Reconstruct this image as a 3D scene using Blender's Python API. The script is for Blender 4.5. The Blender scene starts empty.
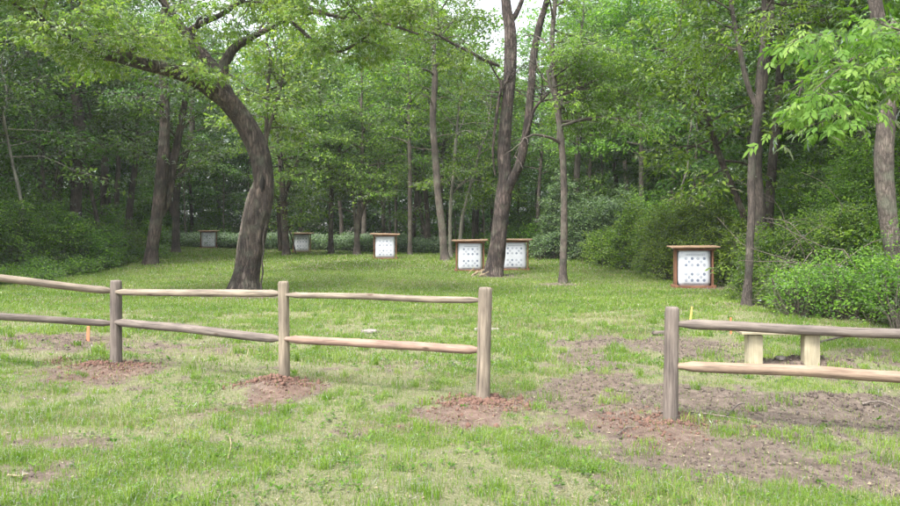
import bpy, math, random
import numpy as np
from mathutils import Vector

# ------------------------------------------------------------------ camera, world, sun, exposure
sc = bpy.context.scene
COL = sc.collection
F = 720.0          # focal length in photograph pixels (900 wide)
HAZE = .0003
HOR = 245.0        # horizon row
CZ = 1.57
cam_d = bpy.data.cameras.new('camera')
cam = bpy.data.objects.new('camera', cam_d); COL.objects.link(cam)
cam.location = (0, 0, CZ); cam.rotation_euler = (math.radians(90), 0, 0)
cam_d.sensor_width = 36; cam_d.lens = 36 * F / 900
cam_d.shift_y = -8 / 900
cam_d.clip_start = .05; cam_d.clip_end = 3000
sc.camera = cam

SUN_EL, SUN_AZ = math.radians(58), math.radians(215)   # azimuth of the sun, clockwise from +Y
w = bpy.data.worlds.new('World'); sc.world = w; w.use_nodes = True
nt = w.node_tree; nt.nodes.clear()
wo = nt.nodes.new('ShaderNodeOutputWorld'); bg = nt.nodes.new('ShaderNodeBackground')
sky = nt.nodes.new('ShaderNodeTexSky'); sky.sky_type = 'NISHITA'; sky.sun_disc = False
sky.sun_elevation = SUN_EL; sky.sun_rotation = SUN_AZ
sky.air_density = 1.0; sky.dust_density = 4.0; sky.ozone_density = 1.0
hs = nt.nodes.new('ShaderNodeHueSaturation'); hs.inputs['Saturation'].default_value = 0.30
bg.inputs['Strength'].default_value = 0.15
nt.links.new(sky.outputs[0], hs.inputs['Color']); nt.links.new(hs.outputs[0], bg.inputs[0]); nt.links.new(bg.outputs[0], wo.inputs[0])
sd = bpy.data.lights.new('sun', 'SUN'); sun = bpy.data.objects.new('sun', sd); COL.objects.link(sun)
sd.energy = 1.5; sd.angle = math.radians(14); sd.color = (1, .96, .9)
dirv = Vector((math.sin(SUN_AZ) * math.cos(SUN_EL), math.cos(SUN_AZ) * math.cos(SUN_EL), math.sin(SUN_EL)))
sun.rotation_euler = dirv.to_track_quat('Z', 'Y').to_euler()
sc.view_settings.view_transform = 'Standard'; sc.view_settings.look = 'None'
sc.view_settings.exposure = 2.08; sc.view_settings.gamma = 1
sc.view_settings.use_curve_mapping = False
cy = sc.cycles
cy.use_denoising = True
try: cy.denoiser = 'OPENIMAGEDENOISE'
except Exception: pass
cy.max_bounces = 8; cy.diffuse_bounces = 4; cy.transmission_bounces = 5; cy.transparent_max_bounces = 4; cy.glossy_bounces = 2
cy.sample_clamp_indirect = 4

# ------------------------------------------------------------------ helpers
def sstep(a, b, x):
    t = np.clip((np.asarray(x, float) - a) / (b - a), 0, 1); return t * t * (3 - 2 * t)

def vnoise(x, y, seed=0):
    x = np.asarray(x, float); y = np.asarray(y, float)
    xi = np.floor(x).astype(np.int64); yi = np.floor(y).astype(np.int64)
    fx = x - xi; fy = y - yi; fx = fx * fx * (3 - 2 * fx); fy = fy * fy * (3 - 2 * fy)
    def h(a, b):
        n = (a * 374761393 + b * 668265263 + seed * 1442695041) & 0xffffffff
        n = ((n ^ (n >> 13)) * 1274126177) & 0xffffffff
        return ((n ^ (n >> 16)) & 0xffff) / 65535.0
    return (h(xi, yi) * (1 - fx) + h(xi + 1, yi) * fx) * (1 - fy) + (h(xi, yi + 1) * (1 - fx) + h(xi + 1, yi + 1) * fx) * fy

def fbm(x, y, seed=0, octv=4):
    s = 0; a = .5
    for k in range(octv):
        s = s + a * vnoise(x * 2 ** k, y * 2 ** k, seed + k * 7); a *= .5
    return s / (1 - .5 ** octv)

def gp(px, py):            # flat-ground point under a pixel of the foreground
    d = CZ * F / (py - HOR); return ((px - 450) / F * d, d)

# bare soil patches: px, py, rx, ry (photograph pixels), amount, redness
PATCH = [(108, 374, 52, 13, 1.0, .95), (60, 348, 75, 12, .7, .35), (170, 350, 90, 9, .5, .3), (278, 392, 46, 14, 1.05, 1), (205, 408, 45, 7, .5, .6),
         (468, 412, 58, 16, 1.0, .95), (420, 425, 60, 14, .5, .6), (400, 365, 110, 9, .3, .3), (580, 352, 32, 28, .65, .2), (602, 388, 42, 28, 1.0, .4), (640, 430, 66, 25, 1.2, .7),
         (705, 450, 80, 19, 1.15, .3), (795, 466, 90, 15, 1.1, .25), (870, 482, 65, 12, .85, .3), (690, 343, 52, 9, 1, .15), (600, 338, 45, 7, .8, .15),
         (690, 396, 65, 14, 1.2, .2), (770, 404, 75, 13, 1.3, .12), (865, 408, 90, 17, 1.4, .1), (800, 362, 60, 7, .9, .3), (880, 352, 50, 8, .6, .2),
         (720, 425, 40, 8, .5, .2), (560, 440, 60, 18, .4, .5), (80, 435, 70, 10, .35, .3), (240, 440, 50, 9, .3, .3), (20, 475, 50, 12, .35, .3), (600, 342, 40, 8, .9, .12)]
PW = []
for px, py, rx, ry, am, rd in PATCH:
    x, d = gp(px, py); PW.append((x, d, rx / F * d, ry * d / (py - HOR), am, rd))
POSTS = [(116, 9.35), (283, 8.2), (485, 7.12), (672, 6.5)]
MOUND = []

def bare(x, y):
    b = np.zeros_like(x, float); r = np.zeros_like(x, float)
    nx = x + (fbm(x * .9, y * .9, 5) - .5) * 1.1; ny = y + (fbm(x * .9, y * .9, 9) - .5) * 1.1
    for cx, cy_, rx, ry, am, rd in PW:
        q = ((nx - cx) / rx) ** 2 + ((ny - cy_) / ry) ** 2
        v = am * np.exp(-q * .9); b = np.maximum(b, v); r = np.maximum(r, rd * np.exp(-q * .8))
    b = b * 1.08 + (fbm(x * 2.3, y * 2.3, 21) - .5) * .6 + (fbm(x * 7, y * 7, 24, 3) - .5) * .75 * (1 - sstep(9, 15, y)) + .03 + .16 * (1 - sstep(6, 12, y)) * sstep(.42, .62, fbm(x * .8 + 3, y * .8, 27, 3))
    # the far end of the clearing is closed turf
    b = b * (1 - sstep(10, 16, y) * .75)
    for tx, ty, tr in ((-6.1, 22.6, 1.9), (2.1, 31.2, 1.4), (4.2, 27.5, .8), (7.9, 18, 1.0), (9.2, 25.5, 1.6)):
        b = np.maximum(b, .75 * np.exp(-(((nx - tx) ** 2 + (ny - ty) ** 2) / tr ** 2)) + (fbm(x * 2, y * 2, 22) - .5) * .3)
    return np.clip(b, 0, 1), np.clip(r, 0, 1)

def base_h(x, y):
    h = np.interp(y, [-400, 25, 34, 42, 55, 61, 70, 90, 150, 400], [0, 0, .33, .75, 1.03, 1.34, 1.6, 2.2, 4.5, 12])
    h = h + .18 * sstep(-3.5, -8, x) * sstep(4, 8, y) * (1 - sstep(11, 20, y))
    h = h - .05 * sstep(1, 4, x) * (1 - sstep(8, 16, y))
    h = h + (fbm(x * .12, y * .12, 3, 3) - .5) * .35 * sstep(8, 20, y) * (1 - .5 * sstep(20, 30, y))
    return h

def ground_z(x, y):
    x = np.asarray(x, float); y = np.asarray(y, float)
    h = base_h(x, y)
    near = 1 - sstep(14, 22, y)
    b, r = bare(x, y)
    h = h + near * (fbm(x * 1.1, y * 1.1, 13, 3) - .5) * .07
    h = h + near * b * ((fbm(x * 5, y * 5, 31, 4) - .5) * .075 + (fbm(x * 14, y * 14, 33, 2) - .5) * .03)
    for i, (px, d) in enumerate(POSTS):
        cx = (px - 450) / F * d; hh = (.05, .10, .06, .04)[i]; rr = (.42, .40, .45, .4)[i]; ox = (-.15, -.08, -.05, 0)[i]
        q = ((x - cx - ox) ** 2 + ((y - d + .26) * 1.1) ** 2) / rr ** 2
        h = h + hh * np.exp(-q * 1.3) * (1 + (fbm(x * 9, y * 9, 41, 3) - .5) * .9)
    for cx, cy_, a, bb, hh in ((5.05, 9.75, .7, .2, .10), (4.0, 7.45, .55, .18, .09), (2.4, 11.5, .6, .25, .05)):
        h = h + hh * np.exp(-(((x - cx) / a) ** 2 + ((y - cy_) / bb) ** 2)) * (1 + (fbm(x * 8, y * 8, 43, 3) - .5))
    return h

def gz(x, y): return float(ground_z(np.array([float(x)]), np.array([float(y)]))[0])
def at(px, py, d): return Vector(((px - 450) / F * d, d, CZ + (HOR - py) / F * d))

def mesh_np(name, V, faces, mats=None, midx=None, rnd=None, smooth=False, uv=None):
    """faces: list of integer arrays, each (n,k)"""
    m = bpy.data.meshes.new(name)
    V = np.ascontiguousarray(V, np.float32)
    loops = np.concatenate([f.reshape(-1) for f in faces]).astype(np.int32)
    tot = np.concatenate([np.full(len(f), f.shape[1], np.int32) for f in faces])
    start = np.concatenate([[0], np.cumsum(tot)[:-1]]).astype(np.int32)
    m.vertices.add(len(V)); m.vertices.foreach_set('co', V.reshape(-1))
    m.loops.add(len(loops)); m.loops.foreach_set('vertex_index', loops)
    m.polygons.add(len(tot)); m.polygons.foreach_set('loop_start', start); m.polygons.foreach_set('loop_total', tot)
    if midx is not None: m.polygons.foreach_set('material_index', np.asarray(midx, np.int32))
    if smooth: m.polygons.foreach_set('use_smooth', np.ones(len(tot), bool))
    if rnd is not None:
        a = m.attributes.new('rnd', 'FLOAT', 'FACE'); a.data.foreach_set('value', np.asarray(rnd, np.float32))
    if uv is not None:
        u = m.uv_layers.new(name='UVMap'); u.data.foreach_set('uv', np.asarray(uv, np.float32)[loops].reshape(-1))
    for mt in (mats or []): m.materials.append(mt)
    m.update(calc_edges=True)
    return m

def link(name, mesh, parent=None):
    o = bpy.data.objects.new(name, mesh); COL.objects.link(o)
    if parent: o.parent = parent
    return o

def thing(name, label, cat, loc=(0, 0, 0), rotz=0, group=None):
    o = bpy.data.objects.new(name, None); COL.objects.link(o); o.empty_display_size = .3
    o.location = loc; o.rotation_euler = (0, 0, rotz); o['label'] = label; o['category'] = cat
    if group: o['group'] = group
    return o

def tag(o, label, cat, group=None):
    o['label'] = label; o['category'] = cat
    if group: o['group'] = group
    return o

def shift(V, loc):
    return np.asarray(V) - np.array([loc[0], loc[1], loc[2]])

# ------------------------------------------------------------------ materials
def newmat(name):
    m = bpy.data.materials.new(name); m.use_nodes = True; t = m.node_tree; t.nodes.clear()
    out = t.nodes.new('ShaderNodeOutputMaterial'); return m, t, out

def N(t, kind, **kw):
    n = t.nodes.new(kind)
    for k, v in kw.items():
        if k in n.inputs: n.inputs[k].default_value = v
        else: setattr(n, k, v)
    return n

def ramp(t, stops):
    r = t.nodes.new('ShaderNodeValToRGB'); e = r.color_ramp.elements
    while len(e) < len(stops): e.new(.5)
    for i, (p, c) in enumerate(stops): e[i].position = p; e[i].color = (*c, 1)
    return r

def leaf_mat(name, dark, mid, light, trans=.45, rough=.5, tcol=(1.15, 1.25, .6)):
    m, t, out = newmat(name)
    trans = min(.62, trans * 1.22)
    at_ = N(t, 'ShaderNodeAttribute', attribute_name='rnd')
    oi = N(t, 'ShaderNodeObjectInfo')
    r = ramp(t, [(0, dark), (.5, mid), (1, light)]); t.links.new(at_.outputs['Fac'], r.inputs[0])
    hsv = N(t, 'ShaderNodeHueSaturation')
    mr = N(t, 'ShaderNodeMapRange'); mr.inputs['To Min'].default_value = .485; mr.inputs['To Max'].default_value = .512
    t.links.new(oi.outputs['Random'], mr.inputs['Value']); t.links.new(mr.outputs[0], hsv.inputs['Hue'])
    mr2 = N(t, 'ShaderNodeMapRange'); mr2.inputs['To Min'].default_value = .8; mr2.inputs['To Max'].default_value = 1.25
    t.links.new(oi.outputs['Random'], mr2.inputs['Value']); t.links.new(mr2.outputs[0], hsv.inputs['Value'])
    t.links.new(r.outputs[0], hsv.inputs['Color'])
    d = N(t, 'ShaderNodeBsdfDiffuse'); t.links.new(hsv.outputs[0], d.inputs['Color'])
    tr = N(t, 'ShaderNodeBsdfTranslucent')
    mul = N(t, 'ShaderNodeMix', data_type='RGBA', blend_type='MULTIPLY'); mul.inputs[0].default_value = 1
    t.links.new(hsv.outputs[0], mul.inputs[6]); mul.inputs[7].default_value = (*tcol, 1)
    t.links.new(mul.outputs[2], tr.inputs['Color'])
    mx = N(t, 'ShaderNodeMixShader'); mx.inputs[0].default_value = trans
    t.links.new(d.outputs[0], mx.inputs[1]); t.links.new(tr.outputs[0], mx.inputs[2])
    g = N(t, 'ShaderNodeBsdfGlossy'); g.inputs['Roughness'].default_value = rough; g.inputs['Color'].default_value = (.9, .95, 1, 1)
    fr = N(t, 'ShaderNodeFresnel'); fr.inputs['IOR'].default_value = 1.1
    mx2 = N(t, 'ShaderNodeMixShader'); t.links.new(fr.outputs[0], mx2.inputs[0])
    t.links.new(mx.outputs[0], mx2.inputs[1]); t.links.new(g.outputs[0], mx2.inputs[2]); t.links.new(mx2.outputs[0], out.inputs[0])
    return m

L_BOX = leaf_mat('leaf_boxelder', (.075, .14, .028), (.155, .24, .045), (.32, .38, .09))
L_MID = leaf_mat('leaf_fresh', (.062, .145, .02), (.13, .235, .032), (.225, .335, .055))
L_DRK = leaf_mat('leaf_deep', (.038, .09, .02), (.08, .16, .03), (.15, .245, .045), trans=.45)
L_SHR = leaf_mat('leaf_shrub', (.065, .145, .02), (.13, .24, .032), (.23, .345, .055), trans=.4)
L_YEL = leaf_mat('leaf_yellow_green', (.09, .18, .022), (.18, .30, .04), (.31, .42, .075), trans=.42)
L_HAZED = leaf_mat('leaf_haze_tinted', (.08, .16, .05), (.14, .24, .07), (.22, .34, .10), trans=.45)  # haze and glare over the far canopy put into the leaf colour
L_GRY = leaf_mat('leaf_greygreen', (.075, .145, .055), (.125, .21, .085), (.20, .29, .13), trans=.3)
L_BIG = leaf_mat('leaf_ash', (.08, .18, .035), (.16, .29, .06), (.30, .42, .12), trans=.5, rough=.35)
FLOR = leaf_mat('white_floret', (.26, .36, .2), (.36, .46, .3), (.5, .58, .45), trans=.3, tcol=(1, 1, 1))
SEED = leaf_mat('seed_tassel', (.20, .19, .07), (.27, .24, .08), (.33, .29, .11), trans=.4, tcol=(1, 1, .8))
GRASS = leaf_mat('grass_blade', (.09, .17, .02), (.165, .25, .04), (.28, .33, .10), trans=.4, rough=.45)
DRYG = leaf_mat('dry_grass', (.20, .17, .10), (.30, .26, .165), (.40, .36, .25), trans=.3, tcol=(1, 1, .9))
WEED = leaf_mat('weed_leaf', (.06, .15, .02), (.105, .21, .035), (.17, .28, .06), trans=.4, rough=.4)

def bark_mat(name, c1, c2, c3, scale=1.0, bump=.6, moss=0.0):
    m, t, out = newmat(name)
    tc = N(t, 'ShaderNodeTexCoord'); mp = N(t, 'ShaderNodeMapping'); mp.inputs['Scale'].default_value = (scale, scale, scale * .22)
    t.links.new(tc.outputs['Object'], mp.inputs[0])
    n1 = N(t, 'ShaderNodeTexNoise', Scale=14.0, Detail=8.0, Roughness=.65); t.links.new(mp.outputs[0], n1.inputs['Vector'])
    vo = N(t, 'ShaderNodeTexVoronoi', Scale=20.0, feature='DISTANCE_TO_EDGE'); 
    dis = N(t, 'ShaderNodeMix', data_type='VECTOR'); dis.inputs[0].default_value = .12
    t.links.new(mp.outputs[0], dis.inputs[4]); t.links.new(n1.outputs['Color'], dis.inputs[5]); t.links.new(dis.outputs[1], vo.inputs['Vector'])
    n2 = N(t, 'ShaderNodeTexNoise', Scale=1.7, Detail=4.0); t.links.new(tc.outputs['Object'], n2.inputs['Vector'])
    r = ramp(t, [(.25, c1), (.55, c2), (.8, c3)]); t.links.new(n1.outputs['Fac'], r.inputs[0])
    r2 = ramp(t, [(.36, (.55, .54, .54)), (.66, (1.35, 1.32, 1.28))]); t.links.new(n2.outputs['Fac'], r2.inputs[0])
    mu = N(t, 'ShaderNodeMix', data_type='RGBA', blend_type='MULTIPLY'); mu.inputs[0].default_value = 1
    t.links.new(r.outputs[0], mu.inputs[6]); t.links.new(r2.outputs[0], mu.inputs[7])
    fu = ramp(t, [(.0, (.42, .40, .38)), (.16, (1.12, 1.12, 1.12))]); t.links.new(vo.outputs['Distance'], fu.inputs[0])
    mf = N(t, 'ShaderNodeMix', data_type='RGBA', blend_type='MULTIPLY'); mf.inputs[0].default_value = .9
    t.links.new(mu.outputs[2], mf.inputs[6]); t.links.new(fu.outputs[0], mf.inputs[7])
    last = mf.outputs[2]
    if moss:
        n3 = N(t, 'ShaderNodeTexNoise', Scale=2.6, Detail=6.0); t.links.new(tc.outputs['Object'], n3.inputs['Vector'])
        r3 = ramp(t, [(.5, (0, 0, 0)), (.68, (moss, moss, moss))]); t.links.new(n3.outputs['Fac'], r3.inputs[0])
        mm = N(t, 'ShaderNodeMix', data_type='RGBA'); t.links.new(r3.outputs[0], mm.inputs[0]); t.links.new(last, mm.inputs[6])
        mm.inputs[7].default_value = (.16, .19, .13, 1); last = mm.outputs[2]
    p = N(t, 'ShaderNodeBsdfPrincipled', Roughness=.9); t.links.new(last, p.inputs['Base Color'])
    sm = N(t, 'ShaderNodeMath', operation='MINIMUM'); t.links.new(vo.outputs['Distance'], sm.inputs[0]); sm.inputs[1].default_value = .22
    ad = N(t, 'ShaderNodeMath', operation='MULTIPLY_ADD'); t.links.new(sm.outputs[0], ad.inputs[0]); ad.inputs[1].default_value = 3; t.links.new(n1.outputs['Fac'], ad.inputs[2])
    b = N(t, 'ShaderNodeBump', Strength=bump, Distance=.07); t.links.new(ad.outputs[0], b.inputs['Height']); t.links.new(b.outputs[0], p.inputs['Normal'])
    t.links.new(p.outputs[0], out.inputs[0]); return m

BARK = bark_mat('bark_brown', (.03, .022, .018), (.09, .07, .059), (.175, .145, .122), .5, 1.0, .3)
BARK2 = bark_mat('bark_grey', (.05, .041, .035), (.115, .096, .083), (.19, .165, .143), 1.3, .6, .35)
BARK3 = bark_mat('bark_dark', (.035, .028, .024), (.075, .062, .054), (.12, .10, .09), 1.2, .6, .2)
BARK4 = bark_mat('bark_pale', (.12, .115, .10), (.22, .21, .18), (.32, .31, .27), 1.5, .4, .3)
BARK5 = bark_mat('bark_furrowed_dark', (.03, .022, .02), (.085, .064, .058), (.18, .15, .13), .5, 1.0, .2)
TWIG = bark_mat('dead_twig', (.08, .068, .058), (.14, .12, .105), (.22, .195, .17), 2, .3)

def wood_mat(name, c1, c2, c3, knots=0.0, knotcol=(.06, .035, .02), axis='UV'):
    m, t, out = newmat(name)
    tc = N(t, 'ShaderNodeTexCoord'); mp = N(t, 'ShaderNodeMapping'); mp.inputs['Scale'].default_value = (1.6, 26, 1)
    t.links.new(tc.outputs['UV'], mp.inputs[0])
    n1 = N(t, 'ShaderNodeTexNoise', Scale=1.6, Detail=7.0, Roughness=.7); t.links.new(mp.outputs[0], n1.inputs['Vector'])
    mpb = N(t, 'ShaderNodeMapping'); mpb.inputs['Scale'].default_value = (2.2, 5, 1); t.links.new(tc.outputs['UV'], mpb.inputs[0])
    n2 = N(t, 'ShaderNodeTexNoise', Scale=1.1, Detail=4.0); t.links.new(mpb.outputs[0], n2.inputs['Vector'])
    r = ramp(t, [(.28, c1), (.5, c2), (.75, c3)]); t.links.new(n1.outputs['Fac'], r.inputs[0])
    r2 = ramp(t, [(.3, (.62, .60, .60)), (.65, (1.18, 1.15, 1.1))]); t.links.new(n2.outputs['Fac'], r2.inputs[0])
    mu = N(t, 'ShaderNodeMix', data_type='RGBA', blend_type='MULTIPLY'); mu.inputs[0].default_value = 1
    t.links.new(r.outputs[0], mu.inputs[6]); t.links.new(r2.outputs[0], mu.inputs[7]); last = mu.outputs[2]
    if knots:
        mk = N(t, 'ShaderNodeMapping'); mk.inputs['Scale'].default_value = (1.7, 5.5, 1); t.links.new(tc.outputs['UV'], mk.inputs[0])
        v = N(t, 'ShaderNodeTexVoronoi', Scale=1.5); t.links.new(mk.outputs[0], v.inputs['Vector'])
        rk = ramp(t, [(.07, (knots,) * 3), (.15, (0, 0, 0))]); t.links.new(v.outputs['Distance'], rk.inputs[0])
        mm = N(t, 'ShaderNodeMix', data_type='RGBA'); t.links.new(rk.outputs[0], mm.inputs[0]); t.links.new(last, mm.inputs[6]); mm.inputs[7].default_value = (*knotcol, 1); last = mm.outputs[2]
    mc = N(t, 'ShaderNodeMapping'); mc.inputs['Scale'].default_value = (.9, 34, 1); t.links.new(tc.outputs['UV'], mc.inputs[0])
    n4 = N(t, 'ShaderNodeTexNoise', Scale=1.3, Detail=3.0, Distortion=.4); t.links.new(mc.outputs[0], n4.inputs['Vector'])
    rc = ramp(t, [(.31, (.75, .75, .75)), (.37, (0, 0, 0))]); t.links.new(n4.outputs['Fac'], rc.inputs[0])
    mq = N(t, 'ShaderNodeMix', data_type='RGBA'); t.links.new(rc.outputs[0], mq.inputs[0]); t.links.new(last, mq.inputs[6]); mq.inputs[7].default_value = (c1[0] * .35, c1[1] * .35, c1[2] * .35, 1); last = mq.outputs[2]
    p = N(t, 'ShaderNodeBsdfPrincipled', Roughness=.85); t.links.new(last, p.inputs['Base Color'])
    b = N(t, 'ShaderNodeBump', Strength=.8, Distance=.008); t.links.new(n1.outputs['Fac'], b.inputs['Height']); t.links.new(b.outputs[0], p.inputs['Normal'])
    t.links.new(p.outputs[0], out.inputs[0]); return m

W_GREY = wood_mat('wood_weathered', (.065, .054, .042), (.185, .155, .12), (.30, .26, .21), .9)
W_DGREY = wood_mat('wood_weathered_dark', (.045, .036, .032), (.125, .105, .092), (.225, .20, .175), .9)
W_TAN = wood_mat('wood_peeled_tan', (.10, .068, .047), (.225, .165, .12), (.33, .26, .20), 1.0)
W_RED = wood_mat('wood_peeled_reddish', (.11, .07, .052), (.225, .155, .12), (.33, .245, .20), .9)
W_END = wood_mat('wood_hewn_end', (.14, .115, .09), (.28, .235, .185), (.38, .33, .27))
W_POST = wood_mat('wood_post', (.075, .062, .046), (.19, .16, .12), (.29, .255, .20), .95)
W_PALE = wood_mat('wood_new_pale', (.22, .195, .13), (.31, .28, .195), (.39, .36, .27), .3, (.2, .13, .06))
W_STAIN = wood_mat('wood_stained_redbrown', (.09, .038, .022), (.165, .075, .042), (.23, .115, .07))
W_ROOF = wood_mat('wood_roof_tan', (.16, .10, .06), (.27, .18, .12), (.36, .26, .18), .3)

def flat_mat(name, col, rough=.7, var=.15, scale=6, bump=0, dist=.01):
    m, t, out = newmat(name)
    tc = N(t, 'ShaderNodeTexCoord'); n1 = N(t, 'ShaderNodeTexNoise', Scale=float(scale), Detail=5.0); t.links.new(tc.outputs['Object'], n1.inputs['Vector'])
    r = ramp(t, [(.3, tuple(c * (1 - var) for c in col)), (.7, tuple(min(1, c * (1 + var)) for c in col))]); t.links.new(n1.outputs['Fac'], r.inputs[0])
    p = N(t, 'ShaderNodeBsdfPrincipled', Roughness=rough); t.links.new(r.outputs[0], p.inputs['Base Color'])
    if bump:
        b = N(t, 'ShaderNodeBump', Strength=bump, Distance=dist); t.links.new(n1.outputs['Fac'], b.inputs['Height']); t.links.new(b.outputs[0], p.inputs['Normal'])
    t.links.new(p.outputs[0], out.inputs[0]); return m

BAG = flat_mat('white_woven_bag', (.49, .51, .56), .55, .06, 5, .4, .03)
SPOT = flat_mat('printed_spot_blue', (.12, .15, .22), .6, .3, 20)
SPOT2 = flat_mat('printed_spot_pale', (.20, .225, .28), .6, .15, 20)
STONE = flat_mat('pale_stone', (.20, .18, .16), .9, .25, 12, .5)
ORANGE = flat_mat('orange_paint', (.50, .17, .08), .6, .08, 10)
YELLOW = flat_mat('yellow_paint', (.50, .34, .10), .6, .08, 10)
SOILR = flat_mat('red_clay', (.115, .062, .045), .95, .35, 14, .8, .02)
SOILG = flat_mat('dark_soil', (.07, .053, .044), .95, .35, 14, .8, .02)
HOLE = flat_mat('hollow_near_black', (.012, .01, .008), .95, .2, 10)  # near-black, for the hollow on the leaning trunk
SPLIT = flat_mat('split_wood_pale', (.24, .19, .12), .8, .25, 14, .4)
STRAW = flat_mat('litter_pale', (.42, .38, .32), .9, .3, 5)

def ground_mat():
    m, t, out = newmat('ground_soil_and_thatch')
    ab = N(t, 'ShaderNodeAttribute', attribute_name='bare'); ar = N(t, 'ShaderNodeAttribute', attribute_name='red'); aw = N(t, 'ShaderNodeAttribute', attribute_name='wood')
    tc = N(t, 'ShaderNodeTexCoord')
    n1 = N(t, 'ShaderNodeTexNoise', Scale=9.0, Detail=8.0, Roughness=.7); t.links.new(tc.outputs['Object'], n1.inputs['Vector'])
    n2 = N(t, 'ShaderNodeTexNoise', Scale=1.3, Detail=5.0); t.links.new(tc.outputs['Object'], n2.inputs['Vector'])
    n3 = N(t, 'ShaderNodeTexNoise', Scale=60.0, Detail=4.0, Roughness=.7); t.links.new(tc.outputs['Object'], n3.inputs['Vector'])
    sg = ramp(t, [(.3, (.060, .045, .034)), (.5, (.125, .098, .077)), (.72, (.22, .18, .145))]); t.links.new(n1.outputs['Fac'], sg.inputs[0])
    sr = ramp(t, [(.3, (.085, .048, .034)), (.5, (.155, .098, .073)), (.72, (.235, .165, .13))]); t.links.new(n1.outputs['Fac'], sr.inputs[0])
    soil = N(t, 'ShaderNodeMix', data_type='RGBA'); t.links.new(ar.outputs['Fac'], soil.inputs[0]); t.links.new(sg.outputs[0], soil.inputs[6]); t.links.new(sr.outputs[0], soil.inputs[7])
    th = ramp(t, [(.3, (.09, .105, .04)), (.5, (.17, .175, .08)), (.7, (.28, .255, .16))]); t.links.new(n3.outputs['Fac'], th.inputs[0])
    ad = N(t, 'ShaderNodeMath', operation='MULTIPLY_ADD'); t.links.new(n1.outputs['Fac'], ad.inputs[0]); ad.inputs[1].default_value = .9; 
    sub = N(t, 'ShaderNodeMath', operation='SUBTRACT'); t.links.new(ab.outputs['Fac'], sub.inputs[0]); sub.inputs[1].default_value = .42; t.links.new(sub.outputs[0], ad.inputs[2])
    rr = ramp(t, [(.33, (0, 0, 0)), (.55, (1, 1, 1))]); t.links.new(ad.outputs[0], rr.inputs[0])
    mx = N(t, 'ShaderNodeMix', data_type='RGBA'); t.links.new(rr.outputs[0], mx.inputs[0]); t.links.new(th.outputs[0], mx.inputs[6]); t.links.new(soil.outputs[2], mx.inputs[7])
    lf = ramp(t, [(.3, (.04, .033, .02)), (.55, (.085, .068, .045)), (.75, (.13, .105, .07))]); t.links.new(n3.outputs['Fac'], lf.inputs[0])
    mw = N(t, 'ShaderNodeMix', data_type='RGBA'); t.links.new(aw.outputs['Fac'], mw.inputs[0]); t.links.new(mx.outputs[2], mw.inputs[6]); t.links.new(lf.outputs[0], mw.inputs[7])
    p = N(t, 'ShaderNodeBsdfPrincipled', Roughness=.95); t.links.new(mw.outputs[2], p.inputs['Base Color'])
    hh = N(t, 'ShaderNodeMath', operation='MULTIPLY_ADD'); t.links.new(n3.outputs['Fac'], hh.inputs[0]); hh.inputs[1].default_value = .35; t.links.new(n1.outputs['Fac'], hh.inputs[2])
    b = N(t, 'ShaderNodeBump', Strength=1.0, Distance=.07); t.links.new(hh.outputs[0], b.inputs['Height']); t.links.new(b.outputs[0], p.inputs['Normal'])
    t.links.new(p.outputs[0], out.inputs[0]); return m
GROUND = ground_mat()

# clearing outline: x limits of the mown turf as a function of distance
YB = [0, 6, 12, 15, 20, 28, 38, 43, 48, 56, 62, 66]
XR = [14, 13, 9.6, 9.5, 10.4, 11.0, 10.2, 7.5, 6.5, 5.5, 5.2, 5]
XL = [-30, -26, -20, -18.5, -17, -16.6, -17.6, -18, -20, -22, -23.5, -24]
def wooded(x, y):
    r = np.interp(y, YB, XR); l = np.interp(y, YB, XL)
    j = (fbm(np.asarray(x) * .5, np.asarray(y) * .5, 77) - .5) * 2.2
    e = np.maximum(x - r, l - x)
    far = y - np.interp(x, [-24, -12, 0, 5], [62, 58, 52.5, 45])
    return sstep(-.3, .9, np.maximum(e, far) + j * .5)

# ------------------------------------------------------------------ ground
def axis_coords(lo, hi, fine, far, ratio=1.16, mx=14):
    c = list(np.arange(lo, hi, fine)); s = fine
    while c[-1] < far: s = min(s * ratio, mx); c.append(c[-1] + s)
    s = fine; a = [lo]
    while a[-1] > -far: s = min(s * ratio, mx); a.append(a[-1] - s)
    return np.array(sorted(a[1:]) + c)
gx = axis_coords(-8.5, 8.5, .05, 420, 1.06); gy = axis_coords(3.2, 13.5, .05, 420, 1.035)
gy = gy[gy > -300]
X, Y = np.meshgrid(gx, gy)
xf, yf = X.ravel(), Y.ravel()
Z = ground_z(xf, yf)
nx_, ny_ = len(gx), len(gy)
idx = np.arange(nx_ * ny_).reshape(ny_, nx_)
fq = np.stack([idx[:-1, :-1], idx[:-1, 1:], idx[1:, 1:], idx[1:, :-1]], -1).reshape(-1, 4)
gm = mesh_np('ground', np.stack([xf, yf, Z], 1), [fq], [GROUND], smooth=True)
B_, R_ = bare(xf, yf)
for nm, val in (('bare', B_), ('red', R_), ('wood', wooded(xf, yf))):
    a = gm.attributes.new(nm, 'FLOAT', 'POINT'); a.data.foreach_set('value', val.astype(np.float32))
go = link('ground', gm); go['kind'] = 'structure'

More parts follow.
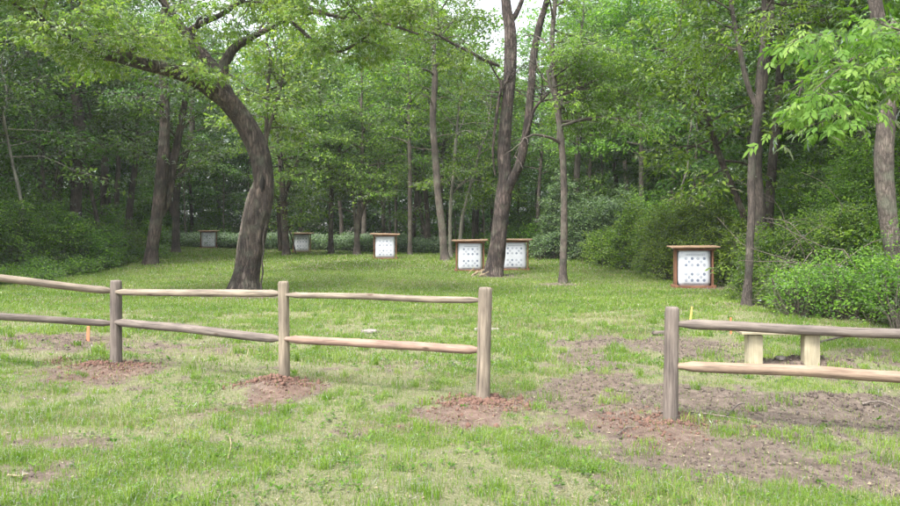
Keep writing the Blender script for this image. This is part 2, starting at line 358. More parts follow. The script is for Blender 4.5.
# ------------------------------------------------------------------ tubes
def tube(path, rad, sides=8, jit=0.0, rng=None, flare=0.0, cap=True, voff=0):
    """returns V, quads, uv ; jit = relative radial unevenness"""
    P = np.array([list(p) for p in path], float); R = np.array(rad, float); n = len(P)
    T = np.gradient(P, axis=0); T /= np.linalg.norm(T, axis=1)[:, None] + 1e-9
    ref = np.array([0, 1, 0]) if abs(T[0][1]) < .9 else np.array([1, 0, 0])
    U = np.zeros_like(P); u = np.cross(T[0], np.cross(ref, T[0])); u /= np.linalg.norm(u); U[0] = u
    for i in range(1, n):
        u = U[i - 1] - T[i] * np.dot(U[i - 1], T[i]); U[i] = u / (np.linalg.norm(u) + 1e-9)
    W = np.cross(T, U)
    ang = np.linspace(0, 2 * math.pi, sides, endpoint=False)
    rr = R[:, None] * np.ones(sides)[None]
    L = np.concatenate([[0], np.cumsum(np.linalg.norm(np.diff(P, axis=0), axis=1))])
    if jit:
        sd_ = int(rng.integers(1e6)) if rng is not None else 1
        ii, kk = np.meshgrid(L / max(R.mean() * 3, .02), np.arange(sides), indexing='ij')
        c, s = np.cos(ang)[kk] * 1.2, np.sin(ang)[kk] * 1.2
        rr = rr * (1 + jit * ((fbm(c + 10 + ii * .35, s + 10 + ii * .5, sd_, 3) - .5) * 2) + jit * .45 * ((fbm(c * 3.2 + 40 + ii * .9, s * 3.2 + 20 + ii * 1.1, sd_ + 5, 3) - .5) * 2))
    V = P[:, None] + rr[..., None] * (np.cos(ang)[None, :, None] * U[:, None] + np.sin(ang)[None, :, None] * W[:, None])
    uv = np.stack([np.repeat(L, sides), np.tile(ang / (2 * math.pi) * 2 * math.pi * R.mean(), n) + voff], 1)
    V = V.reshape(-1, 3)
    a = np.arange(n - 1)[:, None] * sides; k = np.arange(sides)[None]; k2 = (k + 1) % sides
    Q = np.stack([a + k, a + k2, a + sides + k2, a + sides + k], -1).reshape(-1, 4)
    return V, Q, uv

def join(parts):
    Vs, Qs, uvs, o = [], [], [], 0
    for V, Q, uv in parts:
        Vs.append(V); Qs.append(Q + o); uvs.append(uv); o += len(V)
    return np.concatenate(Vs), np.concatenate(Qs), np.concatenate(uvs)

def spline(P, R, step=.35):
    P = np.array([list(p) for p in P], float); R = np.array(R, float); n = len(P)
    if n < 3: 
        k = max(2, int(np.linalg.norm(P[-1] - P[0]) / step)); t = np.linspace(0, 1, k)[:, None]
        return P[0] * (1 - t) + P[-1] * t, R[0] * (1 - t[:, 0]) + R[-1] * t[:, 0]
    outP, outR = [], []
    for i in range(n - 1):
        p0 = P[max(i - 1, 0)]; p1 = P[i]; p2 = P[i + 1]; p3 = P[min(i + 2, n - 1)]
        k = max(1, int(np.linalg.norm(p2 - p1) / step))
        for j in range(k):
            t = j / k
            outP.append(.5 * ((2 * p1) + (-p0 + p2) * t + (2 * p0 - 5 * p1 + 4 * p2 - p3) * t * t + (-p0 + 3 * p1 - 3 * p2 + p3) * t ** 3))
            outR.append(R[i] * (1 - t) + R[i + 1] * t)
    outP.append(P[-1]); outR.append(R[-1]); return np.array(outP), np.array(outR)

# ------------------------------------------------------------------ foliage
def unit(v): return v / (np.linalg.norm(v, axis=-1, keepdims=True) + 1e-9)

def leaves(rng, pos, axis, nor, ln, wr=.42):
    """folded rhombus leaves -> V, Q"""
    side = unit(np.cross(nor, axis)); ln = ln[:, None]; w_ = ln * wr
    b = pos; tip = pos + axis * ln - nor * ln * .12; mid = pos + axis * ln * .45
    l_ = mid + side * w_ * .5 + nor * w_ * .12; r_ = mid - side * w_ * .5 + nor * w_ * .12
    V = np.stack([b, r_, tip, l_], 1).reshape(-1, 3)
    return V, np.arange(len(pos) * 4).reshape(-1, 4)

def foliage(rng, C, dirs, per, rad, thick, size, droop=.25, leaflets=1, wr=.42, shade=None):
    """clusters C (n,3) with outward directions -> leaf quads and a random value for each"""
    n = len(C); M = n * per
    c = np.repeat(C, per, 0); d = np.repeat(dirs, per, 0); cr = np.repeat(rng.random(n), per)
    # flat spray, tilted a little away from its direction
    rr = rad * np.sqrt(rng.random(M)); th = rng.random(M) * 2 * math.pi
    tilt = np.repeat(rng.normal(0, .22, (n, 2)), per, 0)
    off = np.stack([rr * np.cos(th), rr * np.sin(th), rng.normal(0, thick, M)], 1)
    off[:, 2] += off[:, 0] * tilt[:, 0] + off[:, 1] * tilt[:, 1] - droop * (rr / rad) ** 2 * rad * .6
    pos = c + off + d * rad * .3
    ax = unit(np.stack([np.cos(th), np.sin(th), np.zeros(M)], 1) * .7 + d * .5 + rng.normal(0, .45, (M, 3)) + np.array([0, 0, -droop]))
    nor = unit(np.array([0, 0, 1.]) + rng.normal(0, .42, (M, 3))); nor = unit(nor - ax * np.sum(nor * ax, 1, keepdims=True))
    ln = size * rng.uniform(.65, 1.3, M); rn = np.clip(.25 * rng.random(M) + .55 * cr + .1 + .1 * rng.normal(0, 1, M), 0, 1)
    if leaflets > 1:
        side = unit(np.cross(nor, ax)); P2, A2, N2, L2, R2 = [], [], [], [], []
        for k in range(leaflets):
            s = 0 if k == leaflets - 1 else (1 if k % 2 else -1); f = (k // 2 + 1) / ((leaflets + 1) // 2)
            P2.append(pos + ax * (ln * (f if s else 1.0))[:, None]); A2.append(unit(ax * (.6 if s else 1) + side * s * .8 + rng.normal(0, .12, (M, 3)) + np.array([0, 0, -.2])))
            N2.append(unit(nor + rng.normal(0, .15, (M, 3)))); L2.append(ln * (.8 if s else .95)); R2.append(rn)
        pos, ax, nor, ln, rn = map(np.concatenate, (P2, A2, N2, L2, R2))
    V, Q = leaves(rng, pos, ax, nor, ln, wr)
    return V, Q, rn

def grow(rng, P, R, s0, s1, n, L, up=(.3, 1.0), nsec=5, bias=(0, 0, 0), prof=None, sub=.38, cstep=.55, az0=None, droop=.0, azr=None):
    """limbs off a trunk polyline P; returns limb tubes, cluster centres, directions"""
    P = np.asarray(P); R = np.asarray(R)
    s = np.concatenate([[0], np.cumsum(np.linalg.norm(np.diff(P, axis=0), axis=1))]); s /= s[-1]
    tubes, C, D = [], [], []; az = rng.random() * 6.28 if az0 is None else az0
    bias = np.array(bias, float)
    for i in range(n):
        f = (i + rng.random() * .8) / n; t = s0 + (s1 - s0) * f
        b = np.array([np.interp(t, s, P[:, k]) for k in range(3)]); br = np.interp(t, s, R)
        az += 2.4 + rng.normal(0, .35)
        a = az if azr is None else azr[0] + (azr[1] - azr[0]) * rng.random()
        el = up[0] + (up[1] - up[0]) * f + rng.normal(0, .12)
        ll = L * (prof(f) if prof else (1 - .45 * f)) * rng.uniform(.75, 1.2)
        d = np.array([math.cos(a) * math.cos(el), math.sin(a) * math.cos(el), math.sin(el)]) + bias; d /= np.linalg.norm(d)
        m = 6; pts = [b]; dd = d.copy()
        for k in range(m):
            dd = unit(dd + rng.normal(0, .16, 3) + np.array([0, 0, (-.10 - droop) if k > 1 else .03])); pts.append(pts[-1] + dd * ll / m)
        pts = np.array(pts); r0 = min(br * .55, .018 * ll + .012); rad = r0 * (1 - np.linspace(0, .88, m + 1))
        tubes.append(tube(pts, rad, 5))
        for k in range(nsec):
            g = .28 + .72 * (k + rng.random() * .7) / nsec; g = min(g, .99); q = g * m; qi = int(q); p0 = pts[qi] + (pts[qi + 1] - pts[qi]) * (q - qi)
            md = unit(pts[qi + 1] - pts[qi]); sd2 = unit(np.cross(md, [0, 0, 1])) * (1 if k % 2 else -1)
            l2 = ll * sub * rng.uniform(.6, 1.2) * (1.1 - .5 * g); d2 = unit(md * .7 + sd2 * .9 + rng.normal(0, .2, 3) + np.array([0, 0, -droop]))
            e = p0 + d2 * l2 + np.array([0, 0, -.1 * l2]); tubes.append(tube([p0, (p0 + e) / 2 + rng.normal(0, .04, 3) * l2, e], [r0 * .35, r0 * .22, r0 * .08], 4))
            nc = max(1, int(l2 / cstep))
            for j in range(nc):
                h = (j + 1) / nc; C.append(p0 + (e - p0) * h + rng.normal(0, .12, 3)); D.append(d2)
        for h in (.62, .8, 1.0):
            q = min(h * m, m - .01); qi = int(q); C.append(pts[qi] + (pts[qi + 1] - pts[qi]) * (q - qi)); D.append(dd)
    return tubes, np.array(C), np.array(D)

def skirt(P, R, flare, h=1.0):
    """thickens the foot of a trunk"""
    z0 = P[0][2]; f = np.clip(1 - (P[:, 2] - z0) / h, 0, 1); return R * (1 + flare * f ** 2.2)

def make_tree(name, label, cat, trunk, mat, leafmat, top=18, s0=.35, limbs=18, L=3.4, per=26, size=.17, crad=.62, group=None,
              extra=(), seed=1, up=(.15, 1.0), flare=.5, sides=12, bias=(0, 0, 0), droop=.25, leaflets=1, nsec=5, cstep=.6, step=.35, wr=.42, prof=None, bare_below=(), jit=.12, thick=.13, topshift=None, exs0=.3, keep=None):
    """trunk: list of (px, py, width px, d) from the foot up; extra: further boles of the same tree"""
    rng = np.random.default_rng(seed)
    px, py, wd, d = trunk[0]; x0 = (px - 450) / F * d; z0 = gz(x0, d)
    loc = Vector((x0, d, z0))
    pts = [at(a, b, dd) for a, b, _, dd in trunk]; pts[0].z = z0 - .15
    rad = [w_ / 2 / F * dd for _, _, w_, dd in trunk]
    if top and pts[-1].z < top:
        lean = (pts[-1] - pts[-2]); lean = lean / max(lean.z, .1); n = 5
        p0, r0 = pts[-1].copy(), rad[-1]; H = top - p0.z
        for k in range(1, n + 1):
            f = k / n; q = p0 + Vector((lean.x * H * f * .35 * (1 - f / 2), lean.y * H * f * .35 * (1 - f / 2), H * f)) + Vector((rng.normal(0, .12), rng.normal(0, .12), 0))
            pts.append(q); rad.append(r0 * (1 - .9 * f))
    P, R = spline(pts, rad, step); R = skirt(P, R, flare)
    root = thing(name, label, cat, loc, 0, group)
    tp = [tube(P, R, sides, jit, rng)]
    bs = [(P, R, 1.0)]
    for e in extra:
        P2, R2 = spline([at(a, b, dd) for a, b, _, dd in e], [w_ / 2 / F * dd for _, _, w_, dd in e], step)
        tp.append(tube(P2, R2, max(6, sides - 4), jit, rng)); bs.append((P2, R2, .5))
    tw, CC, DD = [], [], []
    for i, (P_, R_2, f) in enumerate(bs):
        a, b, c = grow(rng, P_, R_2, s0 if i == 0 else exs0, .99, max(3, int(limbs * f)), L * (1 if i == 0 else .75), up, nsec, bias, cstep=cstep, prof=prof)
        tw += a; CC.append(b); DD.append(c)
    for e in bare_below:        # bare twigs without leaves: s range, count, length
        a, b, c = grow(rng, P, R, e[0], e[1], e[2], e[3], (.1, .6), 3); tw += a
    V, Q, uv = join(tp)
    link('trunk', mesh_np('trunk', shift(V, loc), [Q], [mat], smooth=True, uv=uv), root)
    V, Q, uv = join(tw)
    link('limbs', mesh_np('limbs', shift(V, loc), [Q], [mat], smooth=True), root).name = 'branchwork'
    C, D = np.concatenate(CC), np.concatenate(DD)
    if keep is not None: k_ = keep(C[:, 0] / C[:, 1] * F + 450, HOR - (C[:, 2] - CZ) / C[:, 1] * F); C, D = C[k_], D[k_]
    V, Q, rn = foliage(rng, C, D, per, crad, thick, size, droop, leaflets, wr)
    link('crown', mesh_np('crown', shift(V, loc), [Q], [leafmat], rnd=rn), root)
    return root

#TREES
# ------------------------------------------------------------------ named trees
# big leaning tree
def big_tree():
    rng = np.random.default_rng(11)
    x0 = (246 - 450) / F * 24; loc = Vector((x0, 24, gz(x0, 24)))
    def poly(pts, step=.3, foot=False):
        P = [at(a, b, d) for a, b, _, d in pts]; 
        if foot: P[0].z = loc.z - .15
        return spline(P, [w_ / 2 / F * d for _, _, w_, d in pts], step)
    main, mr = poly([(244, 291, 29, 24), (245.5, 280, 26, 24), (248, 267, 24.5, 24), (250.5, 250, 25, 24), (253.5, 235, 25, 24), (257, 218, 25, 24), (262, 200, 23, 24), (263.5, 184, 20.5, 24), (261.5, 165, 20.5, 24),
                     (258, 150, 20.5, 23.95), (250, 132, 20.5, 23.9), (240, 116, 19.5, 23.8), (228, 101, 21, 23.6)], .12, True)
    mr = skirt(main, mr, .5, .9)
    l1, r1 = poly([(229, 102, 18, 23.6), (212, 90, 17, 23.3), (190, 76, 15.5, 22.8), (165, 69, 13.5, 22.3), (140, 63, 12, 21.8), (112, 56, 10, 21.2), (85, 46, 8, 20.6), (55, 30, 6, 20), (20, 8, 4, 19.4), (-20, -25, 2.5, 19)])
    l2, r2 = poly([(232, 106, 16, 23.6), (217, 74, 13.5, 23.7), (206, 58, 11, 23.8), (193, 42, 9.5, 23.8), (178, 22, 8, 23.6), (160, -5, 6.5, 23.4), (145, -60, 5, 23), (140, -120, 3, 22.5), (150, -180, 1.5, 22)])
    l3, r3 = poly([(224, 88, 10, 23.6), (224, 64, 10, 23.8), (232, 50, 9, 24), (246, 40, 7.5, 24.2), (264, 31, 5.5, 24.3), (288, 18, 4.5, 24), (312, 12, 4, 23.2), (345, 18, 3.4, 22.2), (380, 22, 2.8, 21.2), (418, 34, 2, 20.2)])
    l4, r4 = poly([(188, 32, 7, 23.8), (200, 24, 6, 23.6), (222, 14, 5, 23), (250, -6, 4.5, 22.3), (290, -30, 4, 21.5), (330, -45, 3.4, 20.8), (370, -40, 2.5, 20)])
    l5, r5 = poly([(288, 19, 4, 24), (310, 38, 3.4, 23.4), (322, 50, 3, 23), (345, 50, 2.6, 22.5), (372, 32, 2, 22)])
    root = thing('leaning_tree', 'thick curving tree with a dark hollow in its trunk, behind the second fence post', 'tree', loc)
    V, Q, uv = tube(main, mr, 28, .17, rng); V = V.copy()
    tr = link('trunk', mesh_np('trunk', shift(V, loc), [Q], [BARK], smooth=True, uv=uv), root)
    V, Q, uv = tube([at(262.2, 175, 23.66), at(262.3, 180, 23.61), at(261.8, 186, 23.60), at(261.8, 192, 23.64)], [.02, .065, .07, .02], 8, .3, rng)
    h = link('hollow', mesh_np('hollow', shift(V, loc), [Q], [HOLE], smooth=True), tr)
    CC, DD, tw = [], [], []
    for (P, R, a0, a1, n, L, up, bias) in ((l1, r1, .32, 1, 32, 2.6, (0, .9), (-.15, -.25, .2)), (l2, r2, .25, 1, 16, 3.4, (.2, 1), (-.2, -.2, .1)), (l3, r3, .45, 1, 13, 1.9, (-.1, .7), (.2, -.2, 0)),
                                     (l4, r4, .3, 1, 14, 2.5, (-.2, .6), (.3, -.3, 0)), (l5, r5, .5, 1, 5, 1.2, (-.3, .4), (.3, 0, 0))):
        V, Q, uv = tube(P, R, 12, .13, rng)
        link('limb', mesh_np('limb', shift(V, loc), [Q], [BARK], smooth=True, uv=uv), root)
        t, c, d = grow(rng, P, R, a0, a1, n, L, up, 6, bias, cstep=.42); tw += t; CC.append(c); DD.append(d)
    t, c, d = grow(rng, l3, r3, .05, .5, 7, 1.5, (-.2, .9), 4); tw += t          # bare twigs around the fork
    t, c, d = grow(rng, l1, r1, .05, .3, 6, 1.1, (.2, 1.2), 4); tw += t
    V, Q, uv = join(tw); link('branchwork', mesh_np('branchwork', shift(V, loc), [Q], [BARK2], smooth=True), root)
    C, D = np.concatenate(CC), np.concatenate(DD)
    V, Q, rn = foliage(rng, C, D, 20, .42, .10, .125, .35, 5, .45)
    link('crown', mesh_np('crown', shift(V, loc), [Q], [L_BOX], rnd=rn), root)
    # hanging seed tassels
    k = rng.choice(len(C), 420); p = np.repeat(C[k] + rng.normal(0, .2, (420, 3)), 9, 0) + rng.normal(0, .035, (3780, 3)) + np.array([0, 0, -1]) * np.tile(np.linspace(0, .16, 9), 420)[:, None]
    V, Q = leaves(rng, p, unit(rng.normal(0, .3, (3780, 3)) + [0, 0, -1]), unit(rng.normal(0, 1, (3780, 3))), np.full(3780, .045), .5)
    link('seed_tassels', mesh_np('seed_tassels', shift(V, loc), [Q], [SEED], rnd=rng.random(3780)), root).name = 'seed_foliage'
    # vine by its foot
    rng = np.random.default_rng(5)
    vp, vr = spline([at(262, 291.5, 23.4), at(261, 282, 23.45), at(263, 272, 23.5), at(262, 262, 23.5), at(264, 250, 23.6), at(263, 238, 23.6), at(266, 225, 23.75)], [.03, .028, .026, .025, .022, .02, .015], .12)
    V, Q, uv = tube(vp, vr, 6, .2, rng); lo = Vector(vp[0]); lo.z = gz(lo.x, lo.y)
    tag(link('hanging_vine', mesh_np('hanging_vine', shift(V, lo), [Q], [BARK3], smooth=True)), 'thin dark vine hanging down beside the foot of the leaning tree', 'vine').location = lo
    return root
big_tree()

# double-boled tree in the middle
make_tree('forked_tree', 'tall two-stemmed tree with dark bark standing between the two middle targets', 'tree',
    [(492, 279, 22, 31), (494, 270, 18, 31), (497, 250, 16.5, 31), (500, 225, 15.5, 31), (503, 200, 15.5, 31), (505, 180, 13.5, 31), (504, 150, 12.5, 31), (507, 110, 12.5, 31), (510, 70, 12, 31), (510, 30, 11.5, 31), (506, 5, 10, 31), (500, -60, 8, 31)],
    BARK5, L_MID, top=20, s0=.74, exs0=.8, limbs=20, L=4.2, per=26, size=.15, crad=.6, seed=3, flare=.3, sides=22, leaflets=3, keep=lambda px, py: (np.abs(px - 515) > 42) | (py < -25), bias=(.12, .3, 0), step=.2, jit=.16, droop=.3,
    extra=[[(504, 200, 8.5, 31), (511, 182, 9.5, 30.8), (519, 165, 9, 30.6), (524, 145, 8.4, 30.4), (528, 120, 8, 30.3), (531, 90, 7.5, 30.2), (534, 55, 7, 30.2), (539, 28, 7, 30.1), (547, 0, 6, 30), (560, -50, 5, 30), (575, -110, 3, 30)],
           [(521, 150, 4, 30.4), (529, 128, 3.6, 30.1), (535, 108, 3.2, 29.8), (548, 94, 2.2, 29.5)],
           [(499, 66, 3, 31), (485, 60, 3.4, 30.6), (470, 52, 3, 30.2), (452, 43, 2.6, 29.8), (432, 31, 1.8, 29.4)],
           [(495, 175, 1.5, 30.8), (493, 150, 2.6, 30.6), (496, 120, 3, 30.6), (502, 80, 2.6, 30.7)], [(508, 25, 6, 31), (518, 10, 5, 31.4), (528, -20, 4, 31.8), (540, -80, 3, 32)]])
make_tree('slender_tree', 'straight slender tree standing alone in the grass in front of the rounded grey-green bush', 'tree',
    [(563, 283, 9, 28), (563, 270, 7.4, 28), (564, 230, 7, 28), (564, 190, 7, 28), (563, 160, 6.6, 28), (559, 120, 6, 28), (554, 80, 5.6, 28), (552, 40, 5, 28), (555, 0, 4.5, 28)],
    BARK2, L_MID, top=16, s0=.34, limbs=24, L=3.6, per=24, size=.15, crad=.6, seed=8, flare=.35, sides=14, leaflets=3, bias=(.75, .1, 0), keep=lambda px, py: (px > 556) | (py < -20), up=(0, .9), droop=.3,
    extra=[[(558, 140, 3.5, 28), (562, 100, 3, 28), (575, 90, 2.4, 27.5), (600, 78, 1.8, 27)], [(556, 100, 4, 28), (550, 85, 3.5, 28), (547, 70, 3, 28)]])
make_tree('crooked_tree', 'slim dark crooked tree in front of the bushes, just beyond the orange and yellow stakes', 'tree',
    [(746, 307, 11, 18), (747, 295, 8.6, 18), (749, 270, 7.8, 18), (750, 240, 7.6, 18), (752, 210, 7.4, 18), (751, 185, 7.4, 18), (753, 150, 7.4, 18), (757, 120, 7.4, 18), (759, 100, 7, 18), (762, 60, 5.5, 18), (764, 20, 5, 18), (764, -20, 4.5, 18), (768, -80, 3.5, 18)],
    BARK3, L_MID, top=14, s0=.45, limbs=20, L=3.0, per=22, size=.14, crad=.5, seed=12, flare=.3, sides=16, leaflets=3, up=(.2, 1), bias=(.1, .3, 0), step=.18,
    extra=[[(757, 108, 5, 18), (750, 92, 5, 18), (744, 70, 5, 18), (739, 45, 4.6, 18), (733, 15, 4.2, 18), (728, -20, 3.5, 18), (720, -70, 2, 18)]])
make_tree('grey_barked_tree', 'thick grey-brown tree leaning beside the bushes beyond the end of the short fence', 'tree',
    [(908, 330, 21, 14.5), (906, 312, 17, 14.5), (900, 280, 16.5, 14.5), (893, 250, 16.5, 14.5), (888, 215, 16.5, 14.5), (885, 180, 17, 14.5), (884, 150, 17, 14.5), (886, 120, 17, 14.5), (887, 85, 16, 14.5), (882, 40, 14.5, 14.5), (875, 0, 13, 14.5), (868, -60, 11, 14.5), (862, -130, 9, 14.5)],
    BARK2, L_MID, top=15, s0=.62, limbs=12, L=3.2, per=18, size=.13, crad=.5, seed=17, flare=.3, sides=20, leaflets=3, bias=(.2, .3, .1), step=.15)

# spray of big fresh leaves reaching in from the grey-barked tree
def ash_spray():
    rng = np.random.default_rng(23)
    root = bpy.data.objects.get('grey_barked_tree'); loc = root.location
    tw, C, D = [], [], []
    for pts in ([(886, 25, 6, 14.4), (893, 20, 5, 12.5), (885, 35, 4, 11), (862, 52, 3, 10), (835, 72, 2, 9.3), (812, 92, 1.3, 9)],
                [(893, 20, 4, 12.5), (915, 60, 3.5, 10.5), (880, 85, 2.5, 9.5), (850, 105, 2, 9.1), (822, 122, 1.2, 8.9)],
                [(893, 20, 4, 12.5), (900, 40, 3, 11), (860, 40, 2, 10), (822, 34, 1.5, 9.5), (798, 38, 1, 9.2)],
                [(915, 60, 3.5, 10.5), (935, 75, 3, 9.5), (905, 72, 2.5, 9), (880, 60, 1.5, 8.7)], [(915, 60, 3.5, 10.5), (925, 30, 3, 9.5), (900, 30, 2.5, 9), (868, 18, 1.5, 9)],
                [(862, 52, 2.4, 10), (850, 66, 2, 9.5), (846, 85, 1.6, 9.2), (828, 98, 1, 9)]):
        P, R = spline([at(a, b, d) for a, b, _, d in pts], [w_ / 2 / F * d for _, _, w_, d in pts], .12); R = R * .8
        tw.append(tube(P, R, 6)); n = len(P)
        for k in range(int(n * .4), n, 2):
            md = unit(P[min(k + 1, n - 1)] - P[k - 1]); sd_ = unit(np.cross(md, [0, 0, 1]))
            for s in (1, -1):
                d2 = unit(md * .6 + sd_ * s + rng.normal(0, .25, 3) + [0, 0, -.15]); l2 = rng.uniform(.15, .5); e = P[k] + d2 * l2
                tw.append(tube([P[k], e], [.006, .003], 4)); C.append(P[k] + d2 * l2 * .5); D.append(d2); C.append(e); D.append(d2)
        C.append(P[-1]); D.append(md)
    V, Q, uv = join(tw); link('overhanging_branch', mesh_np('overhanging_branch', shift(V, loc), [Q], [BARK2], smooth=True), root)
    V, Q, rn = foliage(rng, np.array(C), np.array(D), 4, .2, .06, .13, .55, 7, .38)
    link('overhanging_foliage', mesh_np('overhanging_foliage', shift(V, loc), [Q], [L_BIG], rnd=rn), root)
ash_spray()

